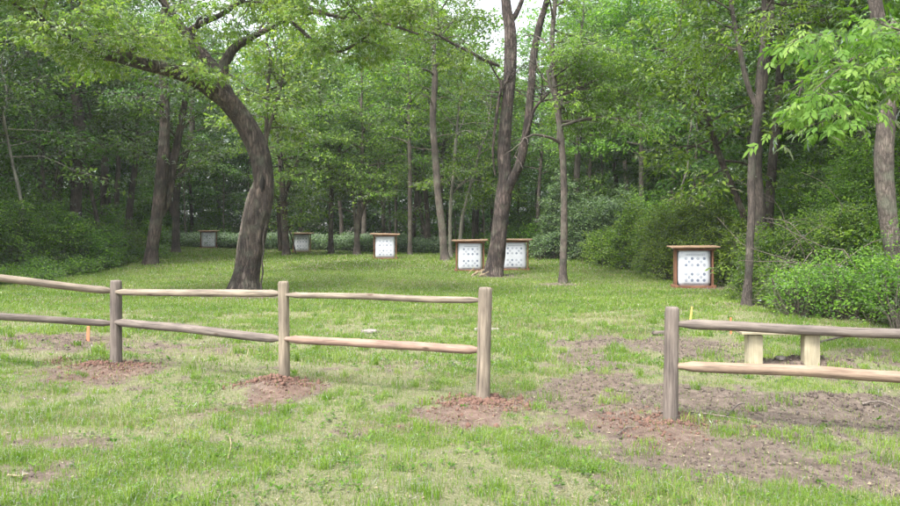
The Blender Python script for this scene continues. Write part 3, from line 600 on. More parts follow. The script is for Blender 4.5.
NG = 'named trees round the clearing'
TS = [  # name, label, trunk, mat, leaf, kwargs
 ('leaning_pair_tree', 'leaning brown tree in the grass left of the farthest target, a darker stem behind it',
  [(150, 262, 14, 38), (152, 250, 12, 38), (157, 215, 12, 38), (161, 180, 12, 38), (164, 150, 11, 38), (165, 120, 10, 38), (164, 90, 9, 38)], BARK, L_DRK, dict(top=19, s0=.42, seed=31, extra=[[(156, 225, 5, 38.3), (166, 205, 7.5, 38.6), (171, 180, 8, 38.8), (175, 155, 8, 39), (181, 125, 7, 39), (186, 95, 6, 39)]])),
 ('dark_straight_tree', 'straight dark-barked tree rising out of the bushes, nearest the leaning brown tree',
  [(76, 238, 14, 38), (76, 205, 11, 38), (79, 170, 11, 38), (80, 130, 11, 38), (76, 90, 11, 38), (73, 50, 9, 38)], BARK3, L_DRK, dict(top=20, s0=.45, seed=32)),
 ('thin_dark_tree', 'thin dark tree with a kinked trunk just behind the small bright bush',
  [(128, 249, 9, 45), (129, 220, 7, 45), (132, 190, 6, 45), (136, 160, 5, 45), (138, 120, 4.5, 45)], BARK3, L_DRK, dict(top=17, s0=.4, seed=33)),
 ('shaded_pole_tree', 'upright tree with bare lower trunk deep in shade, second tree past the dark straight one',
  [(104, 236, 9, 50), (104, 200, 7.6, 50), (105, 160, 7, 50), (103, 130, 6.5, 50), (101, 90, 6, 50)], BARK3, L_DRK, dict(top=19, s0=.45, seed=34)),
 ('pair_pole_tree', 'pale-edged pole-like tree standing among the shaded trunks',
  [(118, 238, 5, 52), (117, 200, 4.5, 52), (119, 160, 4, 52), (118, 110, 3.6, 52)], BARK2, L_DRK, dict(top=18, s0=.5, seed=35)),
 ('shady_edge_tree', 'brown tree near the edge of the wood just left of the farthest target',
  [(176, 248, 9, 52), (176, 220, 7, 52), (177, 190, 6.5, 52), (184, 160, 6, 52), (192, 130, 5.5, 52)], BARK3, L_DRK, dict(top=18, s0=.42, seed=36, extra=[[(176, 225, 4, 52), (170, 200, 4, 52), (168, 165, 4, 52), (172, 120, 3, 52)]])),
 ('half_hidden_tree', 'slim tree half hidden behind the thick leaning tree, its top forking in two',
  [(239, 268, 9, 32), (240, 250, 7, 32), (244, 225, 6.4, 32), (249, 200, 6, 32), (255, 185, 5.5, 32), (263, 165, 5, 32), (266, 140, 4.6, 32), (267, 110, 4, 32), (269, 75, 3, 32)], BARK2, L_BOX, dict(top=13, s0=.5, seed=37, L=2.4, per=22, extra=[[(266, 140, 3.4, 32), (273, 115, 3.4, 32), (280, 90, 3, 32), (285, 70, 2.4, 32)]])),
 ('reddish_tree', 'reddish-brown tree with a second dark stem, beside the second farthest target',
  [(286, 257, 8, 48), (286, 245, 7, 48), (284, 220, 6.5, 48), (283, 195, 6, 48), (281, 170, 5.5, 48), (279, 140, 5, 48), (276, 110, 4.5, 48)], BARK, L_BOX, dict(top=17, s0=.36, seed=38, extra=[[(281, 251, 6, 49), (280, 230, 5, 49), (279, 205, 4.5, 49), (284, 190, 4, 49)], [(284, 200, 4.5, 48), (290, 180, 4.5, 48), (298, 160, 4, 48), (304, 130, 3, 48)]])),
 ('forked_crown_tree', 'small dark-trunked light-crowned tree between the second and third farthest targets',
  [(331, 253, 6.5, 50), (331, 235, 5.2, 50), (331, 205, 5, 50), (332, 180, 5, 50), (330, 165, 4.6, 50), (325, 150, 4, 50), (322, 125, 3, 50)], BARK3, L_BOX, dict(top=14, s0=.38, seed=39, L=5.0, limbs=30, per=40, extra=[[(332, 175, 4, 50), (338, 160, 3.4, 50), (340, 140, 2.6, 50)]])),
 ('many_stemmed_tree', 'tree with three thin stems fanning out, next to the third farthest target',
  [(357, 253, 8, 49), (357, 235, 5.4, 49), (359, 210, 4.6, 49), (361, 185, 4, 49), (362, 160, 3.6, 49), (363, 130, 3, 49)], BARK2, L_MID, dict(top=16, s0=.4, seed=40, extra=[[(356, 238, 3.6, 49), (354, 205, 3.4, 49), (350, 180, 3, 49), (346, 160, 2.6, 49)], [(358, 225, 3.6, 49), (364, 205, 3.4, 49), (371, 185, 3, 49), (380, 165, 2, 49)]])),
 ('slim_back_tree', 'very slim tree standing in the white-flowered belt behind the third farthest target',
  [(383, 236, 3.4, 56), (384, 210, 3, 56), (384, 180, 3, 56), (383, 140, 2.6, 56)], BARK2, L_MID, dict(top=15, s0=.45, seed=41)),
 ('belt_edge_tree', 'straight thin tree at the edge of the white-flowered belt, right of the third farthest target',
  [(410, 254, 5, 48), (410, 235, 4.4, 48), (410, 200, 4.4, 48), (410, 165, 4, 48), (409, 130, 3.6, 48)], BARK2, L_MID, dict(top=17, s0=.45, seed=42)),
 ('tall_lichen_tree', 'tall grey tree with a slightly bent trunk to the left of the middle targets',
  [(446, 260, 9, 41), (444, 250, 7.6, 41), (442, 225, 7.4, 41), (438, 195, 7.2, 41), (436, 165, 7, 41), (434, 140, 6.8, 41), (433, 110, 6.5, 41), (435, 80, 6, 41), (433, 40, 5, 41)], BARK2, L_MID, dict(top=19, s0=.55, seed=43, sides=14, bare_below=[(.3, .6, 8, 2.2)])),
 ('pale_stem_tree', 'thin pale-barked tree close beside the tall grey tree',
  [(451, 257, 4.4, 44), (450, 235, 3.6, 44), (451, 200, 3.4, 44), (454, 170, 3.2, 44), (456, 140, 3, 44), (459, 110, 2.4, 44)], BARK4, L_MID, dict(top=15, s0=.5, seed=44, per=20, extra=[[(451, 195, 2, 44), (460, 185, 2, 44), (468, 178, 1.6, 44)]])),
 ('slanting_pale_tree', 'thin pale tree slanting away just left of the two middle targets',
  [(459, 240, 4, 49), (462, 220, 3.6, 49), (468, 195, 3.4, 49), (475, 170, 3, 49), (480, 150, 2.6, 49), (488, 130, 2, 49)], BARK4, L_MID, dict(top=13, s0=.5, seed=45, per=20)),
 ('twin_trunk_tree', 'brown tree with two trunks standing in the belt behind the belt-edge tree',
  [(427, 246, 8, 57), (428, 225, 5, 57), (426, 200, 5, 57), (424, 175, 4.6, 57), (423, 145, 4, 57)], BARK, L_MID, dict(top=18, s0=.5, seed=46, extra=[[(426, 235, 4, 57), (420, 210, 4, 57), (416, 185, 3.4, 57), (414, 160, 3, 57)]])),
 ('mast_tree', 'dark upright trunk in the shade directly behind the left of the two middle targets',
  [(441, 244, 5, 58), (441, 210, 4.5, 58), (442, 170, 4, 58), (444, 130, 3.6, 58)], BARK3, L_MID, dict(top=15, s0=.5, seed=47)),
 ('sunk_tree', 'thin tree in deep shade seen just past the slanting pale tree',
  [(473, 236, 3.6, 60), (474, 210, 3.4, 60), (477, 185, 3, 60), (480, 150, 3, 60)], BARK2, L_DRK, dict(top=14, s0=.5, seed=48)),
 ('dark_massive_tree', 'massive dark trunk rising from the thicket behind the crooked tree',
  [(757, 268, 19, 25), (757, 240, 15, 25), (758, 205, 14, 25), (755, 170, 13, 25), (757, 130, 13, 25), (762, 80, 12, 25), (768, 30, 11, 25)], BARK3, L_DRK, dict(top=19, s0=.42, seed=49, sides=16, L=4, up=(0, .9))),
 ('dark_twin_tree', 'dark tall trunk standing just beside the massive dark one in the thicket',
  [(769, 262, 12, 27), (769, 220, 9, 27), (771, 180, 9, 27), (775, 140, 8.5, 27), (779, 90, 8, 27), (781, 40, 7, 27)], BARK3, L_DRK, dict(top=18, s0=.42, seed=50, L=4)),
 ('bent_arching_tree', 'brown tree with an arching leafy trunk above the nearest target',
  [(750, 265, 7, 26.5), (747, 235, 6.6, 26.5), (742, 210, 6.4, 26.5), (733, 190, 6.2, 26.5), (724, 168, 6, 26.5), (716, 145, 6, 26.3), (708, 120, 6, 26.1), (700, 98, 5.8, 26), (692, 82, 5.5, 26), (682, 66, 5, 25.8), (672, 55, 3.5, 25.6), (655, 48, 2, 25.4)], BARK, L_MID, dict(top=0, s0=.45, seed=51, sides=12, L=2.6, limbs=18, per=22, up=(-.1, .8), bias=(-.3, -.1, 0))),
 ('whip_tree', 'thin pale whip of a tree leaning in the dark wood above the nearest target',
  [(678, 215, 2.4, 36), (681, 195, 2.2, 36), (684, 180, 2, 36), (688, 165, 1.6, 36)], BARK4, L_DRK, dict(top=10, s0=.7, seed=52, per=14)),
 ('column_tree', 'dark trunk in the wood directly behind the slender tree and the grey-green bush',
  [(575, 240, 8, 50), (575, 210, 7, 50), (577, 170, 6, 50), (580, 120, 6, 50)], BARK3, L_MID, dict(top=19, s0=.4, seed=53)),
 ('edge_back_tree', 'bare-stemmed tree in the dark wood at the far edge beside the tree with two trunks',
  [(396, 240, 3.4, 60), (396, 200, 3, 60), (397, 160, 3, 60)], BARK2, L_MID, dict(top=18, s0=.5, seed=54)),
 ('corner_tree', 'thin light-barked tree rising from the dark bush at the corner of the wood',
  [(26, 255, 4, 33), (25, 225, 3.4, 33), (20, 195, 3.2, 33), (13, 165, 3, 33), (8, 140, 2.6, 33)], BARK4, L_DRK, dict(top=12, s0=.45, seed=55, per=20)),
 ('spindly_tree', 'spindly grey double stem behind the bushes next to the dark straight tree',
  [(50, 250, 5, 37), (47, 215, 4.4, 37), (43, 180, 4, 37), (40, 150, 3.4, 37), (36, 120, 2.6, 37)], BARK2, L_DRK, dict(top=14, s0=.4, seed=56, per=20, extra=[[(48, 225, 3, 37), (54, 190, 3, 37), (60, 150, 2.4, 37)]], bare_below=[(.3, .6, 6, 1.6)])),
 ('mossy_branch_tree', 'dark sloping tree trunk with many bare twigs behind the bushes',
  [(100, 252, 5, 42), (98, 225, 4.4, 42), (92, 195, 4, 42), (88, 165, 3.6, 42)], BARK2, L_DRK, dict(top=13, s0=.5, seed=57, per=20, bare_below=[(.2, .7, 9, 2)])),
]
for nm, lb, tr, mt, lm, kw in TS:
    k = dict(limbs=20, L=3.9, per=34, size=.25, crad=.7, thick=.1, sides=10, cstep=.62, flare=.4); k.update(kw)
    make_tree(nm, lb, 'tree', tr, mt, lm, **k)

# ------------------------------------------------------------------ deeper wood: copies of a few whole trees
def generic_tree(seed, H, s0, L, r, lm, mt, limbs=26, per=34, size=.33):
    """a tree at the origin"""
    rng = np.random.default_rng(seed)
    P = [np.array([0, 0, -.3])]; 
    lean = rng.normal(0, .03, 2); p = P[0].copy()
    for k in range(8):
        p = p + np.array([lean[0] * H / 8 + rng.normal(0, .10), lean[1] * H / 8 + rng.normal(0, .10), (H + .3) / 8]); P.append(p.copy())
    P, R = spline(P, r * (1 - np.linspace(0, .9, 9)), .8); R = skirt(P, R, .4)
    root = thing('woodland_tree', '', 'tree')
    V, Q, uv = tube(P, R, 9, .1, rng); link('trunk', mesh_np('trunk', V, [Q], [mt], smooth=True), root)
    tw, C, D = grow(rng, P, R, s0, .98, limbs, L, (.05, 1), 5, cstep=.8)
    V, Q, uv = join(tw); link('branchwork', mesh_np('branchwork', V, [Q], [mt], smooth=True), root)
    V, Q, rn = foliage(rng, C, D, per, .78, .11, size, .25)
    link('crown', mesh_np('crown', V, [Q], [lm], rnd=rn), root)
    return root

def copy_tree(o, loc, rz, s):
    c = o.copy(); COL.objects.link(c); c.location = loc; c.rotation_euler = (0, 0, rz); c.scale = (s, s, s)
    for ch in list(o.children):
        k = ch.copy(); COL.objects.link(k); k.parent = c
    return c

GEN = [generic_tree(101, 19, .38, 3.6, .22, L_MID, BARK2), generic_tree(102, 21, .42, 4.0, .27, L_DRK, BARK3), generic_tree(103, 17, .36, 3.4, .17, L_MID, BARK),
       generic_tree(104, 14, .34, 2.8, .10, L_DRK, BARK2, 16), generic_tree(105, 20, .38, 4.2, .24, L_HAZED, BARK2)]
random.seed(4)
spots = []
def ok(x, y, m):
    return all((x - a) ** 2 + (y - b) ** 2 > m * m for a, b in spots)
zones = []
tries = 0
while len(spots) < 150 and tries < 60000:
    tries += 1
    y = random.uniform(13, 84); x = random.uniform(-1, 1) * (y * .70 + 9)
    r = np.interp(y, YB, XR); l = np.interp(y, YB, XL); fy = np.interp(x, [-24, -12, 0, 5], [65, 61, 56, 49])
    side = max(x - r, l - x)
    if not (side > 2.2 or y > fy): continue
    if y < 40 and side > 16: continue
    if y < 60 and 0 < (x / y * F + 450) < 900 and side < 4 and y < 45: continue
    if ok(x, y, 3.0 + .012 * y): spots.append((x, y))
GLAB = {'r': 'leafy tree standing in the thick wood behind the bushes and the nearest target', 'l': 'leafy tree standing in the shaded wood beyond the dark straight tree', 'b': 'leafy tree standing in the wood behind the white-flowered belt'}
for i, (x, y) in enumerate(spots):
    k = random.choice([0, 1, 2, 3, 3, 4]) if y < 64 else random.choice([0, 1, 2, 4, 3])
    if y > 60 and -14 < x < 8 and random.random() < .55: k = 4  # central far trees mostly get the haze-tinted leaves
    sc_ = random.uniform(.85, 1.2)
    if y > 46 and 435 < x / y * F + 450 < 565: sc_ *= .74
    c = copy_tree(GEN[k], (x, y, gz(x, y)), random.random() * 6.28, sc_)
    s = 'r' if x > 4 and y < 60 else ('l' if x < -14 and y < 62 else 'b')
    c['label'] = GLAB[s]; c['group'] = {'r': 'trees of the wood behind the nearest target', 'l': 'trees of the shaded wood', 'b': 'trees behind the flowered belt'}[s]
for g in GEN:
    for ch in list(g.children): bpy.data.objects.remove(ch)
    bpy.data.objects.remove(g)

# ------------------------------------------------------------------ shrubs and undergrowth
def shrub(rng, x, y, r, h, per=40, size=.1, dens=1.0, wr=.5, z0=None, stems=True, leaflets=1):
    """clusters over a mound with upright shoots; returns (V,Q,rnd),(stem tubes)"""
    z = gz(x, y) if z0 is None else z0
    n = int(55 * dens * (r * r + r * h)); n = max(n, 12)
    th = rng.random(n) * 6.28; u = rng.random(n); hh = rng.random(n) ** .8
    lump = 1 + .5 * (fbm(np.cos(th) * 1.7 + x, np.sin(th) * 1.7 + y + hh * 2, 7) - .5) * 2
    rr = r * np.sqrt(1 - hh ** 2.2 * .92) * (.45 + .6 * np.sqrt(u)) * lump
    C = np.stack([x + rr * np.cos(th), y + rr * np.sin(th), z + .05 + h * hh * (.85 + .35 * rng.random(n)) * lump], 1)
    sh = rng.random(n) < .14; C[sh] += (np.stack([np.cos(th), np.sin(th), np.full(n, 1.0)], 1) * (rng.uniform(.1, .42, n) * min(r, h))[:, None])[sh]
    D = unit(np.stack([np.cos(th) * rr / r, np.sin(th) * rr / r, .35 + hh * .8], 1))
    V, Q, rn = foliage(rng, C, D, per, .26 * (size / .1) ** .5, .07, size, .25, leaflets, wr)
    st = []
    if stems:
        for k in rng.choice(n, min(n, 26)):
            b = np.array([x + (C[k, 0] - x) * .25, y + (C[k, 1] - y) * .25, z - .05]); m = (b + C[k]) / 2 + rng.normal(0, .08, 3)
            st.append(tube([b, m, C[k]], [.016, .011, .005], 4))
    return (V, Q, rn), st

def shrub_thing(name, label, blobs, mat, seed, size=.1, per=34, dens=1.0, stem=TWIG, wr=.5, leaflets=1):
    rng = np.random.default_rng(seed); x0, y0 = blobs[0][0], blobs[0][1]; loc = Vector((x0, y0, gz(x0, y0)))
    root = thing(name, label, 'bush', loc); Vs, Qs, Rs, st, o = [], [], [], [], 0
    sub = []
    for x, y, r, h in blobs:
        sub.append((x, y, r * .72, h * .8))
        for k in range(6): a_ = rng.random() * 6.28; q_ = rng.uniform(.45, .85) * r; sub.append((x + q_ * math.cos(a_), y + q_ * math.sin(a_), r * rng.uniform(.3, .55), h * rng.uniform(.35, 1.12)))
    for x, y, r, h in sub:
        (V, Q, rn), s = shrub(rng, x, y, r, h, per, size * rng.uniform(.8, 1.35), dens, wr, leaflets=leaflets); Vs.append(V); Qs.append(Q + o); Rs.append(rn); o += len(V); st += s
    link('foliage', mesh_np('foliage', shift(np.concatenate(Vs), loc), [np.concatenate(Qs)], [mat], rnd=np.concatenate(Rs)), root)
    V, Q, uv = join(st); link('stem_tangle', mesh_np('stem_tangle', shift(V, loc), [Q], [stem], smooth=True), root)

def X_(px, d): return (px - 450) / F * d
shrub_thing('rounded_bush', 'rounded grey-green bush at the edge of the wood behind the slender tree', [(X_(592, 43), 43.5, 2.1, 3.6), (X_(610, 42), 42, 1.9, 3.0), (X_(572, 42), 43, 1.6, 2.2), (X_(600, 41), 40.8, 1.6, 1.7), (X_(556, 41), 42.2, 1.2, 1.5)], L_GRY, 61, .16, 26, .7)
shrub_thing('bright_bush', 'small bright green bush beside the foot of the thin kinked tree', [(X_(113, 42), 42, 1.3, 1.5), (X_(122, 42), 43, 1.0, 1.1)], L_YEL, 62, .13, 30)
shrub_thing('yellow_green_bush', 'bright yellow-green bush between the rounded bush and the nearest target', [(X_(640, 36), 37, 1.9, 1.7), (X_(655, 34), 35, 1.6, 2.4), (X_(620, 38), 39, 1.7, 1.2), (X_(672, 33), 33, 1.5, 2.6)], L_YEL, 63, .12, 32)
shrub_thing('target_bush', 'tall bush right behind the nearest target', [(X_(700, 29.5), 30, 1.8, 3.2), (X_(722, 28.5), 28.5, 1.5, 2.4), (X_(738, 27), 27, 1.2, 1.9)], L_YEL, 64, .11, 36)
shrub_thing('leafy_thicket', 'broad leafy bush between the crooked tree and the grey-barked tree', [(X_(790, 20), 20, 1.5, 1.9), (X_(820, 19), 18.8, 1.4, 1.6), (X_(855, 18), 18.6, 1.4, 1.9), (X_(805, 17.5), 17.5, .9, .8)], L_MID, 65, .095, 40)
shrub_thing('fence_end_bush', 'low leafy bush at the foot of the grey-barked tree beyond the short fence', [(X_(870, 14.3), 15.2, 1.1, 1.3), (X_(905, 13.8), 14.0, 1.0, 1.2), (X_(845, 14.8), 15.6, .8, .9)], L_MID, 66, .075, 30, .7)
shrub_thing('dark_bush', 'dark green bush at the foot of the light-barked corner tree', [(X_(20, 33), 33.5, 2.0, 2.2), (X_(45, 33), 33, 1.6, 1.9), (X_(-10, 32), 32, 2, 2.4)], L_MID, 67, .12, 34)
shrub_thing('shaded_bush', 'leafy bush in front of the dark straight tree', [(X_(70, 35), 35, 1.7, 2.1), (X_(90, 36.5), 37, 1.4, 1.6)], L_MID, 68, .12, 34)

def undergrowth():
    """the thicket under the trees, nobody could count its plants"""
    rng = np.random.default_rng(71); groups = {'near': [], 'far': []}
    k = 0
    while k < 560:
        y = rng.uniform(12.5, 78); x = rng.uniform(-1, 1) * (y * .72 + 6)
        r = np.interp(y, YB, XR); l = np.interp(y, YB, XL); fy = np.interp(x, [-24, -12, 0, 5], [67, 64, 59, 47.5])
        side = max(x - r, l - x)
        if side > 9 and y < 60: continue
        if not (side > .9 or y > fy): continue
        edge = min(side, 3) / 3
        rr = rng.uniform(.8, 1.7); h = rng.uniform(.7, 1.5) * (1 + .6 * edge) * (1.5 if side > 3 and y < 60 else 1)
        if x > 6 and y < 40: h *= 1.25
        if y > 60: h *= rng.choice([.7, 1.2, 2.4])
        sz = .095 if y < 24 else (.13 if y < 45 else .19)
        (V, Q, rn), st = shrub(rng, x, y, rr, h, 30 if y < 45 else 22, sz, .75 if y < 45 else .5, stems=False)
        groups['near' if y < 45 else 'far'].append((V, Q, rn)); k += 1
    k = 0
    while k < 230:      # low fringe where the turf runs into the thicket
        y = rng.uniform(12.5, 50); x = rng.uniform(-1, 1) * (y * .68 + 2); r = np.interp(y, YB, XR); l = np.interp(y, YB, XL); side = max(x - r, l - x)
        if not -.7 < side < 1.3 or (7.2 < x < 10.2 and 23.5 < y < 26.5): continue
        (V, Q, rn), st = shrub(rng, x, y, rng.uniform(.25, .6), rng.uniform(.15, .6), 22, .085 if y < 28 else .12, .9, stems=False); groups['near'].append((V, Q, rn)); k += 1
    for key, mt in (('near', L_MID), ('far', L_SHR)):
        Vs, Qs, Rs, o = [], [], [], 0
        for V, Q, rn in groups[key]: Vs.append(V); Qs.append(Q + o); Rs.append(rn); o += len(V)
        ob = link('undergrowth', mesh_np('undergrowth', np.concatenate(Vs), [np.concatenate(Qs)], [mt], rnd=np.concatenate(Rs)))
        tag(ob, {'near': 'dense green undergrowth along the edges of the clearing', 'far': 'dense undergrowth at the far side of the clearing'}[key], 'undergrowth'); ob['kind'] = 'stuff'
undergrowth()

def flower_belt():
    rng = np.random.default_rng(73); n = 5200
    px = rng.uniform(165, 445, n); d = rng.uniform(54, 66, n); x = (px - 450) / F * d
    fy = np.interp(x, [-24, -12, 0, 5], [62.2, 58, 52.5, 47]); d = fy + rng.uniform(.2, 6.5, n); x = (px - 450) / F * d
    z = ground_z(x, d) + rng.uniform(.1, .8, n) * (.7 + .6 * vnoise(x, d, 4))
    C = np.stack([x, d, z], 1); D = unit(rng.normal(0, .5, (n, 3)) + [0, -.3, .8])
    V, Q, rn = foliage(rng, C, D, 16, .35, .12, .16, .2, 1, .6)
    m = rng.random(n) < np.clip(vnoise(x * .8, d * .8, 8) * 1.5 - .15, 0, 1)
    top = C[m] + [0, 0, .18]; W, R2, r2 = foliage(rng, top, D[m], 14, .34, .05, .085, 0, 1, .9)
    midx = np.concatenate([np.zeros(len(Q)), np.ones(len(R2))])
    o = link('flowering_ground_cover', mesh_np('flowering_ground_cover', np.concatenate([V, W]), [np.concatenate([Q, R2 + len(V)])], [L_GRY, FLOR], midx, np.concatenate([rn, r2])))
    tag(o, 'belt of white-flowered plants at the far edge of the clearing', 'ground cover'); o['kind'] = 'stuff'
flower_belt()

def far_forest():
    """the far wood, one mass: loose leaf masses from the ground to the tree tops"""
    rng = np.random.default_rng(79); n = 24000
    y = rng.uniform(74, 112, n); x = rng.uniform(-1, 1, n) * (y * .78 + 6)
    H = 21 + 9 * fbm(x * .12, y * .12, 19); z = rng.random(n) ** 1.15 * H
    # side walls nearer by
    n2 = 11000; y2 = rng.uniform(8, 74, n2); s = np.where(rng.random(n2) < .5, 1, -1)
    off = rng.uniform(11, 22, n2); x2 = np.where(s > 0, np.interp(y2, YB, XR) + off, np.interp(y2, YB, XL) - off); z2 = rng.random(n2) ** .9 * (17 + 7 * fbm(x2 * .12, y2 * .12, 23))
    x = np.concatenate([x, x2]); y = np.concatenate([y, y2]); z = np.concatenate([z, z2])
    n3 = 6000; y3 = rng.uniform(92, 114, n3); x3 = rng.uniform(-1, 1, n3) * y3 * .75; z3 = rng.uniform(0, 11, n3)
    x = np.concatenate([x, x3]); y = np.concatenate([y, y3]); z = np.concatenate([z, z3])
    keep = fbm(x * .3 + z * .1, z * .45 + y * .1, 29) > .30 + .3 * np.exp(-((x / y - .075) / .075) ** 2) * (z > 15) - .2 * np.exp(-z / 3)
    keep &= ~((y < 92) & (z < 7.5) & (rng.random(len(x)) < .8))
    x, y, z = x[keep], y[keep], z[keep]
    C = np.stack([x, y, z + ground_z(x, y)], 1); D = unit(rng.normal(0, .6, (len(x), 3)) + [0, 0, .4])
    V, Q, rn = foliage(rng, C, D, 30, 1.0, .2, .42, .3, 1, .5)
    pale = np.repeat((vnoise(x * .15, y * .1, 33) + .25 * (z > 7) - .5 * (np.abs(x) > 24)) > .62, 30)  # paler colour on upper, central leaf masses paints in haze and glare
    o = link('forest', mesh_np('forest', V, [Q], [L_DRK, L_HAZED], pale.astype(int), rnd=rn)); tag(o, 'far-off green wood closing the view behind all the trees', 'forest'); o['kind'] = 'stuff'
far_forest()

def dead_tangle(name, label, spec, seed, mat=TWIG):
    rng = np.random.default_rng(seed); tw = []
    x0, y0 = spec[0][0], spec[0][1]; loc = Vector((x0, y0, gz(x0, y0)))
    for x, y, n, h, l in spec:
        for k in range(n):
            b = np.array([x + rng.normal(0, .4), y + rng.normal(0, .3), gz(x, y) + rng.uniform(0, h * .3)]); a = rng.random() * 6.28
            d = unit(np.array([math.cos(a), math.sin(a) * .6, rng.uniform(.5, 2.2)])); pts = [b]
            for q in range(7): d = unit(d + rng.normal(0, .28, 3) + np.array([0, 0, -.12])); pts.append(pts[-1] + d * l / 7 * rng.uniform(.8, 1.2))
            P, R = spline(pts, np.linspace(.017, .004, 8), .15); tw.append(tube(P, R, 4))
            t, c, dd = grow(rng, P, R, .25, 1, 5, l * .35, (-.4, .9), 3); tw += t
    V, Q, uv = join(tw); o = link(name, mesh_np(name, shift(V, loc), [Q], [mat], smooth=True)); o.location = loc
    tag(o, label, 'dead shrub')
dead_tangle('dead_shrub', 'tangle of bare grey twigs above the broad leafy bush', [(X_(808, 18), 18.0, 7, 3, 3.0), (X_(832, 17), 17.3, 7, 3, 3.0), (X_(856, 17), 16.8, 6, 3, 2.8)], 81)
dead_tangle('dead_brush', 'low heap of bare fallen branches at the foot of the dark bush', [(X_(12, 31), 31, 9, .5, 1.6), (X_(38, 32), 31.6, 7, .5, 1.5)], 82)
dead_tangle('bare_sapling', 'bare twiggy sapling standing in the wood near the spindly double stem', [(X_(60, 38), 39, 9, 2.5, 4.5), (X_(100, 40), 42, 8, 2.5, 4.5)], 83)
# ------------------------------------------------------------------ fences
def rail(px0, py0, d0, px1, py1, d1, r, mat, seed, parent, loc, taper=(1, 1), sag=0.0):
    rng = np.random.default_rng(seed); a, b = np.array(at(px0, py0, d0)), np.array(at(px1, py1, d1)); L = np.linalg.norm(b - a); u = (b - a) / L
    n = 26; ts = np.linspace(0, 1, n); P = a + (b - a) * ts[:, None]; P[:, 2] -= sag * np.sin(ts * math.pi)
    P[:, 2] += (fbm(ts * 2.2 + seed, ts * 0 + 3, seed) - .5) * .035; P[:, 1] += (fbm(ts * 2 + seed, ts * 0 + 9, seed) - .5) * .04
    R = np.full(n, r) * (1 + (fbm(ts * 3, ts * 0, seed + 3) - .5) * .16)
    s = ts * L
    if taper[0]: R = R * np.clip(.5 + (s - .05) / .13 * .5, .5, 1)
    if taper[1]: R = R * np.clip(.5 + (L - s - .05) / .13 * .5, .5, 1)
    # finer sampling near the hewn ends
    tt = np.unique(np.concatenate([np.linspace(0, .25, 12) / L, np.linspace(0, 1, 30), 1 - np.linspace(0, .25, 12) / L])); P = np.stack([np.interp(tt, ts, P[:, k]) for k in range(3)], 1)
    base = np.interp(tt, ts, np.full(n, r) * (1 + (fbm(ts * 3, ts * 0, seed + 3) - .5) * .16)); s = tt * L; f = np.ones(len(tt))
    if taper[0]: f = np.minimum(f, np.clip(.6 + (s - .07) / .09 * .4, .6, 1))
    if taper[1]: f = np.minimum(f, np.clip(.6 + (L - s - .07) / .09 * .4, .6, 1))
    R = base * f
    V, Q, uv = tube(P, R, 20, .05, rng, voff=seed * 1.37); uv[:, 0] += seed * 3.1
    m0 = (f[:-1] < .995).astype(int); midx = np.repeat(m0 * 0, 20)
    n_ = len(V); caps = np.array([[k for k in range(19, -1, -1)], [n_ - 20 + k for k in range(20)]])
    me = mesh_np('rail', shift(V, loc), [Q, caps], [mat, W_END], np.concatenate([midx, [1, 1]]), smooth=True, uv=uv)
    link('rail', me, parent)

def post(px, py_top, d, r, mat, seed, parent, loc, lean=(0, 0), dome=.02):
    rng = np.random.default_rng(seed); x = X_(px, d); zt = CZ + (HOR - py_top) / F * d; zb = gz(x, d) - .12
    ts = np.array([0, .15, .35, .55, .75, .9, .965, .985, .997, 1]); H = zt - zb
    P = np.stack([x + lean[0] * (ts - 1), d + lean[1] * (ts - 1), zb + H * ts], 1)
    R = r * np.array([1.07, 1.04, 1.01, 1, 1, 1, .985, .95, .82, .35])
    V, Q, uv = tube(P, R, 24, .045, rng); uv[:, 0] += seed * 2.3; n_ = len(V)
    me = mesh_np('post', shift(V, loc), [Q, np.array([[n_ - 24 + k for k in range(24)]])], [mat], smooth=True, uv=uv)
    link('post', me, parent)

lx = X_(283, 8.2); loc = Vector((lx, 8.2, gz(lx, 8.2)))
f1 = thing('split_rail_fence', 'weathered two-rail wooden fence with three posts set in fresh red soil', 'fence', loc)
post(116, 280, 9.35, .072, W_DGREY, 1, f1, loc, (.0, 0)); post(283.5, 281, 8.2, .062, W_POST, 2, f1, loc, (-.01, 0)); post(485.5, 287, 7.12, .068, W_GREY, 3, f1, loc, (.03, 0))
post(-95, 270, 8.3, .07, W_GREY, 4, f1, loc)
rail(-92, 268, 8.3, 117, 291.5, 9.37, .048, W_GREY, 5, f1, loc); rail(-92, 312, 8.3, 117, 323, 9.37, .046, W_DGREY, 6, f1, loc)
rail(114, 292, 9.33, 283, 294, 8.22, .043, W_GREY, 7, f1, loc); rail(114, 322, 9.33, 283, 339, 8.22, .052, W_DGREY, 8, f1, loc)
rail(284, 295, 8.18, 485, 300.5, 7.14, .034, W_GREY, 9, f1, loc); rail(284, 340, 8.18, 485, 350.5, 7.14, .046, W_RED, 10, f1, loc)
lx = X_(672, 6.5); loc = Vector((lx, 6.5, gz(lx, 6.5)))
f2 = thing('short_rail_fence', 'two-rail wooden fence starting at a round dark post in front of the bench', 'fence', loc)
post(672, 306.5, 6.5, .064, W_DGREY, 11, f2, loc, (.015, 0)); post(990, 317, 5.9, .064, W_DGREY, 12, f2, loc)
rail(674, 323.7, 6.5, 990, 338.5, 5.92, .044, W_DGREY, 13, f2, loc); rail(674, 365, 6.5, 990, 382, 5.92, .050, W_TAN, 14, f2, loc)

